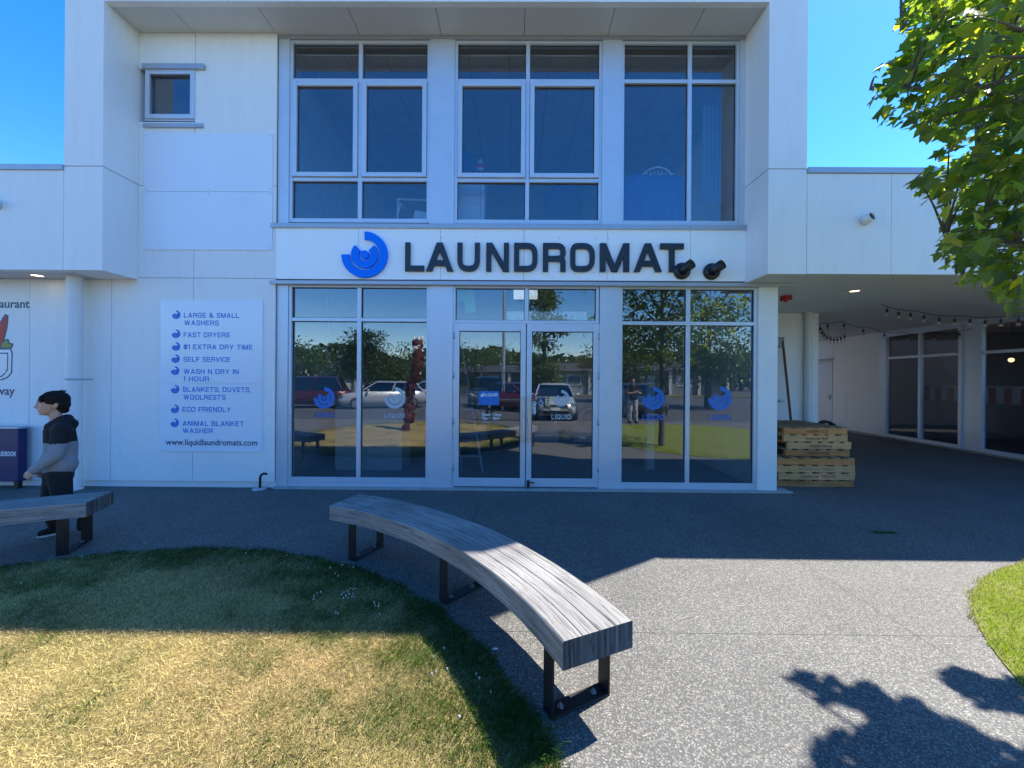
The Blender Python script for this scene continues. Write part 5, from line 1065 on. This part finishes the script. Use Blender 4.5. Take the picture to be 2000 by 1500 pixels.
X0, X1, Z1 = at(896, 320, 5.85)[0], at(924, 320, 5.85)[0], at(910, 297, 5.85)[1]; one('storage_box', 'dark blue box standing on the pale upstairs cabinet', 'box', 'body', lambda g: g.box(X0, X1, 5.85, 6.1, zc + .001, Z1), mat('blue_box', (.02, .06, .2), .5), (X0, 5.85, zc))
q = wpt(938, 336, 5.85); q.z = zc + .001; t = one('drink_bottle', 'clear bottle with a red label beside the blue box upstairs', 'bottle', 'body', lambda g: g.lathe([(0, 0), (.06, 0), (.068, .02), (.062, .1), (.068, .18), (.03, .25), (.03, .27), (0, .27)], q, 16), mat('bottle_plastic', (.45, .5, .6), .2), q)
g = MB(); g.lathe([(.0665, .03), (.07, .03), (.066, .09), (.062, .09)], q, 16); g.lathe([(.068, .13), (.0705, .14), (.072, .19), (.066, .19)], q, 16); g.build('label', M['red'], t)
q = wpt(1100, 420, 6.1); q.z = 3.762; t = one('tub_chair', 'dark round backed chair inside the lower right pane of the middle upstairs window', 'chair', 'backrest', lambda g: g.lathe([(.27, .3), (.3, .3), (.31, .72), (.28, .72)], q, 24), mat('blue_fabric', (.015, .04, .12), .8), q); g = MB(); g.lathe([(0, .05), (.25, .05), (.28, .3), (0, .32)], q, 24); g.build('seat', mat('blue_fabric_seat', (.012, .03, .1), .8), t)
# bedding heap with a lacy top
def heap(g):
    X0, X1 = at(1217, 400, 5.9)[0], at(1336, 400, 5.9)[0]; n, m_ = 28, 8; zt = at(1270, 345, 5.9)[1]; V = []
    for i in range(n + 1):
        f = i / n; top = zt + .03 * math.sin(f * 9) * .5 + .05 * math.sin(f * PI) - .06 * (f < .03)
        for j in range(m_ + 1): s_ = j / m_; V.append((X0 + (X1 - X0) * f, 5.8 + .10 * math.sin(s_ * PI * .5) + .012 * math.sin(f * 40 + s_ * 3) + .3 * max(0, s_ - .8), 3.77 + (top - 3.77) * min(1, s_ * 1.15)))
    F = [(i * (m_ + 1) + j, (i + 1) * (m_ + 1) + j, (i + 1) * (m_ + 1) + j + 1, i * (m_ + 1) + j + 1) for i in range(n) for j in range(m_)]; b = len(V); V += [(p[0], p[1] + .35, p[2]) for p in V[:b]]; F += [tuple(b + k for k in f[::-1]) for f in F]; g.add(V, F, 0, True)
t = one('bedding_heap', 'heap of blue bedding under a lacy cloth inside the right upstairs window', 'bedding', 'blanket', heap, mat('blue_blanket', (.04, .16, .42), .85), wpt(1275, 425, 5.9))
g = MB()
for k in range(9):
    u = 1252 + k * 7.5; g.tube([wpt(u, 345 + abs(k - 4) * .6, 5.95), wpt(u + 3, 333 + abs(k - 4) * 1.6, 6.0), wpt(u + 7, 345 + abs(k - 4), 5.95)], .012, 6)
g.tube([wpt(1250, 345, 5.96), wpt(1268, 331, 6.0), wpt(1285, 326, 6.02), wpt(1300, 330, 6.0), wpt(1318, 345, 5.96)], .014, 6); g.build('lace', M['white'], t)
def curtain(g):
    X0, X1 = at(1371, 300, 6.2)[0], at(1412, 300, 6.2)[0]; z0, z1 = at(1390, 395, 6.2)[1], at(1390, 205, 6.2)[1]; n = 40; V = []
    for i in range(n + 1):
        f = i / n
        for z in (z0, z1): V.append((X0 + (X1 - X0) * f, 6.2 + .03 * math.sin(f * 34), z))
    b = len(V); V += [(p[0], p[1] + .004, p[2]) for p in V]; F = [(2 * i, 2 * i + 2, 2 * i + 3, 2 * i + 1) for i in range(n)]; F += [tuple(b + k for k in f[::-1]) for f in F]; g.add(V, F, 0, True)
one('curtain', 'pale blue hanging curtain inside the right upstairs window', 'curtain', 'cloth', curtain, mat('pale_blue_cloth', (.3, .42, .55), .85), wpt(1390, 395, 6.2))
for u, col, hh, lab in ((304, (.03, .15, .45), .16, 'blue bottle on the sill of the small upstairs window'), (327, (.6, .62, .6), .13, 'white bottle on the sill of the small upstairs window')):
    q = wpt(u, 226, YF + .1); q.z = zwin0 + .1; one('sill_bottle', lab, 'bottle', 'body', lambda g: g.lathe([(0, 0), (.035, 0), (.036, hh * .6), (.014, hh * .8), (.014, hh), (0, hh)], q, 14), mat('bottle', col, .4), q, 'bottles on the small window sill')
g = MB(); g.box(XL - .1, xj + .1, YF + .06, YF + .3, zwin0 + .05, zwin0 + .098); g.box(xj + .3, xj + .32, YF + .12, YF + 3, zwin0 - .5, zwin1 + .4); g.build('interior_sill', M['room'], bld)
# ground floor
p0, p1 = wpt(944, 848, 6.3), wpt(899, 655, 6.75); p0.z = .013; ld = thing('step_ladder', 'aluminium ladder leaning inside behind the left hand door glass', 'ladder', p0); g = MB()
for dx in (0, -.34): g.bar(p0 + Vector((dx + .0, 0, 0)), p1 + Vector((dx * .8, 0, 0)), .028, .07, up=(0, 1, 0))
for k in range(1, 9): f = k / 9; g.bar(p0.lerp(p1, f), p0.lerp(p1, f) + Vector((-.33 + .04 * f, 0, 0)), .06, .025)
g.build('rails', M['alu'], ld)
def tee(g):
    pts = [(889, 563), (905, 563), (910, 570), (917, 562), (924, 563), (930, 609), (909, 613), (908, 590), (900, 588), (890, 592)]
    g.prism([at(u, v, 5.6) for u, v in pts], lambda p, t: (p[0], t, p[1]), 5.59, 5.62)
M['lime'] = mat('lime_cloth', (.35, .95, .28), .8); t = one('lime_shirt', 'lime green work shirt hanging above the left hand door', 'shirt', 'cloth', tee, M['lime'], wpt(910, 610, 5.6)); g = MB(); hgr = wpt(913, 562, 5.605); g.tube([hgr, hgr + Vector((0, 0, .14)), hgr + Vector((.02, 0, .17))], .004, 5); g.build('hanger', M['alud'], t)
q0, q1 = wpt(1003, 584, 6.0), wpt(1050, 564, 6.0); one('glowing_panel', 'pale square panel with an added glow hanging inside above the doors', 'panel', 'panel', lambda g: g.box(q0.x, q1.x, 6.0, 6.02, q0.z, q1.z), emit('added_panel_glow', (.9, .95, 1), .35), q0)  # weak emission added to the pale panel to brighten the dim shop interior
c = thing('hanging_cable', 'thin white cable dangling inside the leftmost shopfront pane', 'cable', wpt(640, 600, 5.9)); g = MB(); g.tube([wpt(637, 540, 5.9), wpt(639, 600, 5.9), wpt(642, 640, 5.9), wpt(637, 690, 5.9), wpt(640, 715, 5.9), wpt(644, 690, 5.92)], .007, 6); g.build('cord', M['white'], c)
c = thing('hanging_cable', 'white cord loop hanging inside near the top of the left hand door', 'cable', wpt(947, 660, 5.9)); g = MB(); L0 = wpt(947, 659, 5.9); g.tube([wpt(949, 540, 5.9), wpt(948, 640, 5.9)] + [L0 + Vector((.05 * math.sin(k * .6), 0, .075 * math.cos(k * .6))) for k in range(11)], .006, 6); g.build('cord', M['white'], c)
X0, X1 = at(655, 800, 6.4)[0], at(786, 800, 6.4)[0]; zt2 = at(700, 778, 6.4)[1]; c = thing('service_counter', 'pale counter standing inside behind the left shopfront panes', 'counter', (X0, 6.4, 0)); g = MB(); g.box(X0, X1, 6.4, 6.9, .014, zt2 - .03); g.build('front', M['trimw'], c); g = MB(); g.box(X0 - .03, X1 + .03, 6.37, 6.95, zt2 - .029, zt2); g.build('top', M['alu'], c)
for k in range(5):
    x = -2.6 + k * 1.15 + (.6 if k > 1 else 0); lab = ['far left', 'second from left', 'middle', 'second from right', 'far right'][k]; t = thing('washing_machine', 'front loading washer in the dim shop, %s of the back row' % lab, 'washing machine', (x, 9.4, 0), 'washers along the back wall'); g = MB(); g.box(x, x + .8, 9.4, 10.3, .014, 1.35); g.build('cabinet', M['alu'], t, bevel=.01); g = MB(); g.lathe([(.2, 0), (.28, 0), (.28, .05), (.2, .05)], (x + .4, 9.4, .62), 24, ax=(0, -1, 0)); d = g.build('door', M['steel'], t); g = MB(); g.lathe([(0, .02), (.2, .02), (.2, .03), (0, .035)], (x + .4, 9.4, .62), 20, ax=(0, -1, 0)); g.build('door_glass', M['alud'], d)
X0, X1 = at(1264, 800, 6.6)[0], at(1279, 800, 6.6)[0]; c = thing('white_pillar', 'pale upright panel standing inside behind the right shopfront decal', 'panel', (X0, 6.6, 0)); g = MB(); g.box(X0, X1, 6.6, 6.75, .014, at(1270, 733, 6.6)[1]); g.build('board', M['trimw'], c)

# ------------------------------------------------------------------ the car park behind the camera (seen mirrored in the shopfront)
def mir(u, v):                       # a point of the ground seen mirrored in the shopfront
    d = _ray(u, v); t = -(CAM_H + .0) / d[2]; return d[0] * t, 2 * (YF + .04) - d[1] * t
M['tyre'] = M['rubber']; M['rim'] = mat('alloy', (.45, .46, .48), .3, metal=.8); M['cglass'] = glass('car_glass', (.06, .07, .08), .1); M['clamp'] = glass('headlight_glass', (.6, .62, .65), .3); M['tail'] = mat('tail_lamp_red', (.35, .01, .01), .2)
def paint(name, c): 
    m = mat(name, c, .3, metal=.3, var=.03); m.node_tree.nodes['Principled BSDF'].inputs['Coat Weight'].default_value = .8; m.node_tree.nodes['Principled BSDF'].inputs['Coat Roughness'].default_value = .05; return m
def car(label, col, x, y, rz, L=4.2, H=1.5, wag=False):
    p = paint('car_paint', col); t = thing('parked_car', label, 'car', (x, y, -.12), 'cars parked across the car park', rz); T = Matrix.Translation((x, y, -.12)) @ Matrix.Rotation(rz, 4, 'Z')   # front faces local +y
    W = lambda q: tuple(T @ Vector(q)); hl = L / 2
    st = [(hl, .55, .42, .60), (hl - .06, .70, .26, .70), (hl - .35, .81, .2, .80), (hl - .95, .85, .2, .93), (hl - 1.25, .86, .2, .98), (0, .87, .2, .98), (-hl + .6, .86, .2, 1.0), (-hl + .12, .8, .24, .98), (-hl, .7, .36, .85)]
    g = MB(); V = []; n = 0
    for yy, hw, zb_, zt_ in st:
        sec = [(-hw * .85, zb_), (-hw, zb_ + .12), (-hw * 1.01, (zb_ + zt_) * .5), (-hw * .95, zt_ - .06), (-hw * .82, zt_), (0, zt_ + .015), (hw * .82, zt_), (hw * .95, zt_ - .06), (hw * 1.01, (zb_ + zt_) * .5), (hw, zb_ + .12), (hw * .85, zb_)]; n = len(sec); V += [W((q[0], yy, q[1])) for q in sec]
    F = [(i * n + k, i * n + (k + 1) % n, (i + 1) * n + (k + 1) % n, (i + 1) * n + k) for i in range(len(st) - 1) for k in range(n)]; g.add(V, F, 0, True); m_ = len(V); g.add(V[:n], [list(range(n))]); g.add(V[m_ - n:], [list(range(n))[::-1]]); g.build('body', p, t)
    rb = -hl + (.25 if wag else .55); lv = [(.96, hl - 1.0, rb - .08, .80), (H - .08, hl - 1.75, rb + .3, .64), (H, hl - 1.95, rb + .5, .5)]
    ring = lambda z, a, b, hw: [W((-hw, a - .12, z)), W((-hw * .7, a, z)), (W((hw * .7, a, z))), W((hw, a - .12, z)), W((hw, b + .05, z)), W((hw * .8, b, z)), W((-hw * .8, b, z)), W((-hw, b + .05, z))]
    R = [ring(*q) for q in lv]; g = MB(); g.add(R[0] + R[1], [(k, (k + 1) % 8, 8 + (k + 1) % 8, 8 + k) for k in range(8)]); g.build('glazing', M['cglass'], t)
    g = MB(); g.add(R[1] + R[2], [(k, (k + 1) % 8, 8 + (k + 1) % 8, 8 + k) for k in range(8)] + [list(range(8, 16))], 0, True)
    for k in (0, 3, 4, 7): g.tube([R[0][k], R[1][k]], .035, 6)
    for s_ in (0, 4): 
        mid = [Vector(R[j][3 if s_ == 0 else 0]).lerp(Vector(R[j][4 if s_ == 0 else 7]), .48) for j in (0, 1)]; g.tube(mid, .04, 6)
    g.build('roof', p, t)
    for sx_ in (-1, 1):
        for yy in (hl - .85, -hl + .8):
            c_ = Vector(W((sx_ * .74, yy, .31))); ax = T.to_3x3() @ Vector((sx_, 0, 0)); g = MB(); g.lathe([(.19, -.0), (.31, .0), (.315, .05), (.315, .14), (.3, .17), (.2, .165)], c_, 24, ax=ax); w_ = g.build('wheel', M['tyre'], t); g = MB(); g.lathe([(0, .155), (.05, .165), (.2, .16)], c_, 20, ax=ax)
            g.build('rim', M['rim'], w_)
        g = MB(); g.ball(W((sx_ * .62, hl - .16, .66)), (.16, .12, .08), 12, 8, rot=T.to_3x3()); g.build('headlight', M['clamp'], t)
        g = MB(); g.ball(W((sx_ * .68, -hl + .1, .82)), (.1, .06, .13), 12, 8, rot=T.to_3x3()); g.build('tail_light', M['tail'], t)
        g = MB(); g.ball(W((sx_ * .98, hl - 1.45, 1.02)), (.1, .07, .07), 10, 8, rot=T.to_3x3()); g.build('wing_mirror', p, t)
    g = MB(); g.obox(W((-.45, hl - .03, .58)), T.to_3x3() @ Vector((.9, 0, 0)), T.to_3x3() @ Vector((0, .03, 0)), (0, 0, .1)); g.obox(W((-.5, hl - .02, .30)), T.to_3x3() @ Vector((1.0, 0, 0)), T.to_3x3() @ Vector((0, .03, 0)), (0, 0, .13)); g.build('grille', M['black'], t)
    g = MB(); g.obox(W((-.5, hl + .011, .62)), T.to_3x3() @ Vector((1.0, 0, 0)), T.to_3x3() @ Vector((0, .012, 0)), (0, 0, .02)); g.build('grille_bar', M['rim'], t)
    for yy, s_ in ((hl + .012, 1), (-hl - .03, -1)): g = MB(); g.obox(W((-.18, yy, .45)), T.to_3x3() @ Vector((.36, 0, 0)), T.to_3x3() @ Vector((0, .012, 0)), (0, 0, .11)); g.build('number_plate', M['white'], t)
car('silver hatchback parked nose towards the shop doors', (.5, .51, .52), 1.75, -6.2, .06)
car('dark grey saloon parked nose towards the right shopfront', (.04, .045, .05), 5.7, -7.6, -.1, 4.4)
car('silver estate parked across the far side of the car park', (.45, .46, .47), -7.4, -10.8, 1.15, 4.6, 1.5, True)
car('pale grey saloon parked behind the silver estate', (.35, .36, .37), -6.0, -15.5, 1.3, 4.4)
car('dark red people carrier at the left of the car park', (.06, .008, .014), -11.6, -10.6, 1.35, 4.5, 1.75, True)
car('purple red hatchback parked behind the outdoor table', (.16, .01, .03), .2, -9.5, -.9, 4.0)
car('black van like car parked beside the purple red hatchback', (.012, .013, .016), -1.6, -12.5, -.3, 4.6, 1.8, True)
car('bright red car parked behind the silver hatchback', (.32, .01, .012), 1.0, -13.0, .3, 4.2)

def bgtree(label, x, y, h, r, z0, col, kind='round', n=5200, leaf=.22, group='trees round the car park'):
    t = thing('tree', label, 'tree', (x, y, -.1), group); q = np.random.default_rng(int(abs(x * 91 + y * 37)) + 5); g = MB(); g.tube([(x, y, -.1), (x + .05, y, h * .5), (x, y, h * .93)], [.05 * r + .08, .04 * r + .05, .02], 9)
    K_ = 34; cs = []
    for k in range(K_):
        f = q.random() if kind == 'round' else q.random() ** 1.3; z = z0 + (h - z0) * f; a = q.random() * 6.28
        rad = r * (math.sqrt(max(.03, 1 - (2 * f - .9) ** 2)) if kind == 'round' else (1 - f) * .95 + .08 if kind == 'pine' else min(1, (1 - f) * 3, f * 4 + .4)) * q.uniform(.35, 1)
        c = Vector((x + rad * math.cos(a), y + rad * math.sin(a), z)); cs.append(c); g.tube([(x, y, max(.3, z - rad * .5)), c], [.05, .015], 5)
    g.build('trunk', M['bark'], t); ci = q.integers(0, K_, n); cc = np.array([list(c) for c in cs]); off = q.normal(size=(n, 3)) * r * np.array([.26, .26, .17 if kind != 'pine' else .08]); P = cc[ci] + off
    D = off + q.normal(0, .3 * r, (n, 3)); U = np.array([0, 0, 1.]) + q.normal(0, .6, (n, 3)); C = np.array(col) * (.6 + .8 * q.random((n, 1)))
    link_mesh('crown', leaf_mesh('crown', P, D, U, leaf * (.7 + .6 * q.random(n)), C, False), M['leafbg'], t)
M['leafbg'] = vcol('far_leaf', .6, .3, (2.2, 2.2, .9))
G1, G2, G3 = (.05, .085, .022), (.07, .12, .03), (.035, .06, .02)
bgtree('blue green spreading pine beyond the parked estate car', -11.5, -19, 5.0, 2.6, 1.6, G3, 'pine', 6500)
bgtree('low bushy tree left of the far house', -17.5, -20, 4.0, 2.4, .6, G2)
for x, y, h, r, c, lab in ((-9.3, -24, 4.6, 3.0, G1, 'dark bushy tree behind the pale grey saloon'), (-5.6, -25, 5.2, 3.0, G3, 'dark tree behind the red carved pole'), (-2.0, -40, 5.8, 4, G2, 'tree showing above the garage roof'), (3.4, -42, 5.4, 4, G1, 'tree behind the low garage, further right'), (9.0, -33, 4.6, 2.2, (.12, .11, .03), 'yellowish tree right of the far house')): bgtree(lab, x, y, h * .86, r, .6, c)
bgtree('tall columnar tree standing behind the silver hatchback', 1.55, -9.6, 6.6, 1.15, 1.4, (.085, .12, .03), 'col', 6500, .17)
bgtree('leafy street tree at the far right of the car park', 11.5, -12, 6, 2.6, 1.8, G2); bgtree('leafy street tree beyond the right of the maple', 8.2, -18, 5.5, 2.4, 1.2, G1)
def house(label, x, y, w_, d_, h, rh, wc, rc, garage=True):
    t = thing('house', label, 'house', (x, y, 0), 'low houses across the road'); g = MB(); g.box(x - w_ / 2, x + w_ / 2, y - d_, y, -.1, h); g.build('wall', mat('house_wall', wc, .8), t)
    g = MB(); g.add([(x - w_ / 2 - .4, y + .5, h - .05), (x + w_ / 2 + .4, y + .5, h - .05), (x + w_ / 2 + .4, y - d_ - .4, h - .05), (x - w_ / 2 - .4, y - d_ - .4, h - .05), (x - w_ / 2 + 1.5, y - d_ / 2, h + rh), (x + w_ / 2 - 1.5, y - d_ / 2, h + rh)], [(3, 2, 1, 0), (0, 1, 5, 4), (2, 3, 4, 5), (1, 2, 5), (3, 0, 4)]); g.build('roof', mat('house_roof', rc, .7), t)
    n = max(2, int(w_ / 3))
    for i in range(n):
        a = x - w_ / 2 + w_ * (i + .5) / n
        if garage and i % 2 == 0:
            g = MB(); g.box(a - 1.1, a + 1.1, y + .002, y + .05, -.1, 2.1); dd = g.build('garage_door', mat('garage_door', (.05, .05, .055), .6), t)
        else:
            g = MB(); g.box(a - .75, a + .75, y + .002, y + .06, .9, 2.0); f = g.build('window', M['trimw'], t); g = MB(); g.box(a - .68, a + .68, y + .061, y + .07, .97, 1.93); g.build('pane', M['glassd'], f)
    for i in range(n + 1): a = x - w_ / 2 + w_ * i / n; g = MB(); g.box(a - .15, a + .15, y + .003, y + .3, -.1, h - .06); g.build('pier', mat('pier', (.5, .48, .45), .8), t)
house('dark roofed garage block across the road behind the doors', -2.0, -30, 9, 7, 2.3, .8, (.09, .085, .08), (.04, .04, .045))
house('pale house with a dark roof across the road at the left', -15.5, -27, 8, 7, 2.5, 1.1, (.55, .55, .52), (.05, .05, .05), False)
house('long low house with pale piers across the road at the right', 6.5, -31, 10, 8, 2.5, 1.0, (.3, .3, .28), (.06, .06, .065))
house('dark roofed house at the far right across the road', 18, -30, 9, 8, 2.6, 1.0, (.2, .19, .18), (.05, .05, .055))
g = MB(); g.box(-60, 60, -29, -26.5, -.119, -.02); struct(g.build('verge', turf_mat('verge_turf', (.08, .1, .03), (.16, .15, .06), (.22, .18, .08))))
lp = thing('lamp_post', 'tall dark steel lamp post standing in the car park', 'lamp post', (-.55, -9.2, 0)); g = MB(); g.tube([(-.55, -9.2, -.12), (-.55, -9.2, 7.2)], [.1, .07], 12); g.build('pole', M['alud'], lp); g = MB(); g.box(-.7, -.4, -9.2, -8.5, 7.15, 7.25); g.build('lamp_head', M['alud'], lp)
q = np.random.default_rng(99); n = 15000; hx = q.uniform(-75, 75, n); hh = 4.2 + 2.2 * lat(hx, hx * 0, 9, 12) + 1.2 * lat(hx, hx * 0, 2.5, 13); P = np.stack([hx, -50 + q.uniform(-2, 2, n), hh * q.random(n) ** .7], 1)
wd = stuff(link_mesh('distant_trees', leaf_mesh('distant_trees', P, q.normal(size=(n, 3)), q.normal(size=(n, 3)), .8 + .5 * q.random(n), np.array([.045, .07, .025]) * (.6 + .8 * q.random((n, 1))), False), M['leafbg'])); wd['label'] = 'distant dark green belt of trees beyond the houses'
# carved maroon pole on the lawn
cp = thing('carved_pole', 'twisting maroon sculpture with white tufts standing on the dry lawn behind the camera', 'sculpture', (-3.2, -.4, 0)); mar = mat('maroon_stain', (.07, .006, .01), .7, var=.5, scale=20, bump=.6, bscale=40); g = MB(); gw = MB(); q = np.random.default_rng(4); pth = []
for k in range(30):
    f = k / 29; z = .0 + 2.7 * f; x_ = -3.2 + .42 * f + .06 * math.sin(f * 11); pth.append((x_, -.4 + .05 * math.cos(f * 9), z))
g.tube(pth, [.1 + .04 * math.sin(k * 1.9) + .04 * (k > 18) for k in range(30)], 12)
for k in range(3, 30):
    for j in range(3):
        a = q.random() * 6.28; c_ = Vector(pth[k]) + Vector((math.cos(a), math.sin(a), 0)) * .12; (gw if k > 25 or q.random() < .12 else g).ball(c_, (.035 + .03 * q.random(), .045, .03 + .09 * q.random()), 8, 6)
g.build('shaft', mar, cp); gw.build('tufts', M['white'], cp)
# outdoor table, bins and a passer-by, all behind the camera
tb = thing('picnic_table', 'dark timber outdoor table behind the camera beside the lawn', 'table', (-.4, -4.2, 0)); g = MB(); g.box(-1.3, .9, -4.6, -3.9, .68, .74); g.build('tabletop', mat('dark_timber', (.05, .04, .035), .7), tb)
for x in (-1.1, -.9, .7): g = MB(); g.box(x, x + .08, -4.5, -4.0, -.12, .68); g.build('leg', M['black'], tb)
ml = thing('person', 'person in a dark top and pale patterned trousers standing in the car park', 'person', (4.25, -2.9, 0)); X, Y_ = 4.25, -2.9; V3 = lambda a, b, c: (X + a, Y_ + b, c); hp2, Ph2, M32 = head_parts(V3(0, 0, 1.52), 1.0, -PI / 2)
armL, armR = [V3(-.19, 0, 1.3), V3(-.24, .1, 1.05), V3(-.05, .28, 1.08)], [V3(.19, 0, 1.3), V3(.25, .1, 1.06), V3(.1, .3, 1.1)]
bd = hp2 + [('c', [V3(0, 0, 1.4), V3(0, 0, 1.3)], [.055, .06]), ('c', [V3(0, 0, 1.28), V3(0, 0, 1.1), V3(0, 0, .88)], [.11, .11, .12]), ('c', armL, [.05, .04, .027]), ('c', armR, [.05, .04, .027]), ('c', [V3(-.09, 0, .85), V3(-.1, .02, .46), V3(-.11, -.02, .07)], [.08, .06, .04]), ('c', [V3(.09, 0, .85), V3(.1, .02, .46), V3(.12, -.02, .07)], [.08, .06, .04])] + hand(armL[2], (.6, .4, .1), (.2, .5, .6), 1) + hand(armR[2], (-.4, .5, .1), (-.2, .5, .6), 1)
solid('body', bd, M['skin'], ml, .008, 3); eyes(Ph2, M32, 1, ml)
solid('hair', [('e', Ph2(.016, 0, .045), (.1, .085, .085), M32), ('e', Ph2(.05, 0, 0), (.066, .08, .075), M32)], M['hair'], ml, .01, 2)
solid('top', [('c', [V3(0, 0, 1.24), V3(0, 0, 1.05), V3(0, 0, .86)], [.145, .14, .15]), ('c', [V3(-.19, 0, 1.3), V3(0, 0, 1.31), V3(.19, 0, 1.3)], [.07, .09, .07]), ('c', armL[:2], [.07, .06]), ('c', armR[:2], [.07, .06])], M['fblack'], ml, .012, 3)
solid('trousers', [('c', [V3(0, 0, .88), V3(0, 0, .82)], [.14, .14]), ('c', [V3(-.09, 0, .82), V3(-.1, .02, .46), V3(-.11, -.02, .1)], [.1, .085, .07]), ('c', [V3(.09, 0, .82), V3(.1, .02, .46), V3(.12, -.02, .1)], [.1, .085, .07])], mat('patterned_cloth', (.38, .38, .4), .9, var=.7, scale=14), ml, .012, 3)
for sx_ in (-.11, .12): solid('shoe', [('c', [V3(sx_, -.06, .045), V3(sx_, .12, .04)], [.045, .04])], M['fblack'], ml, .01, 2)
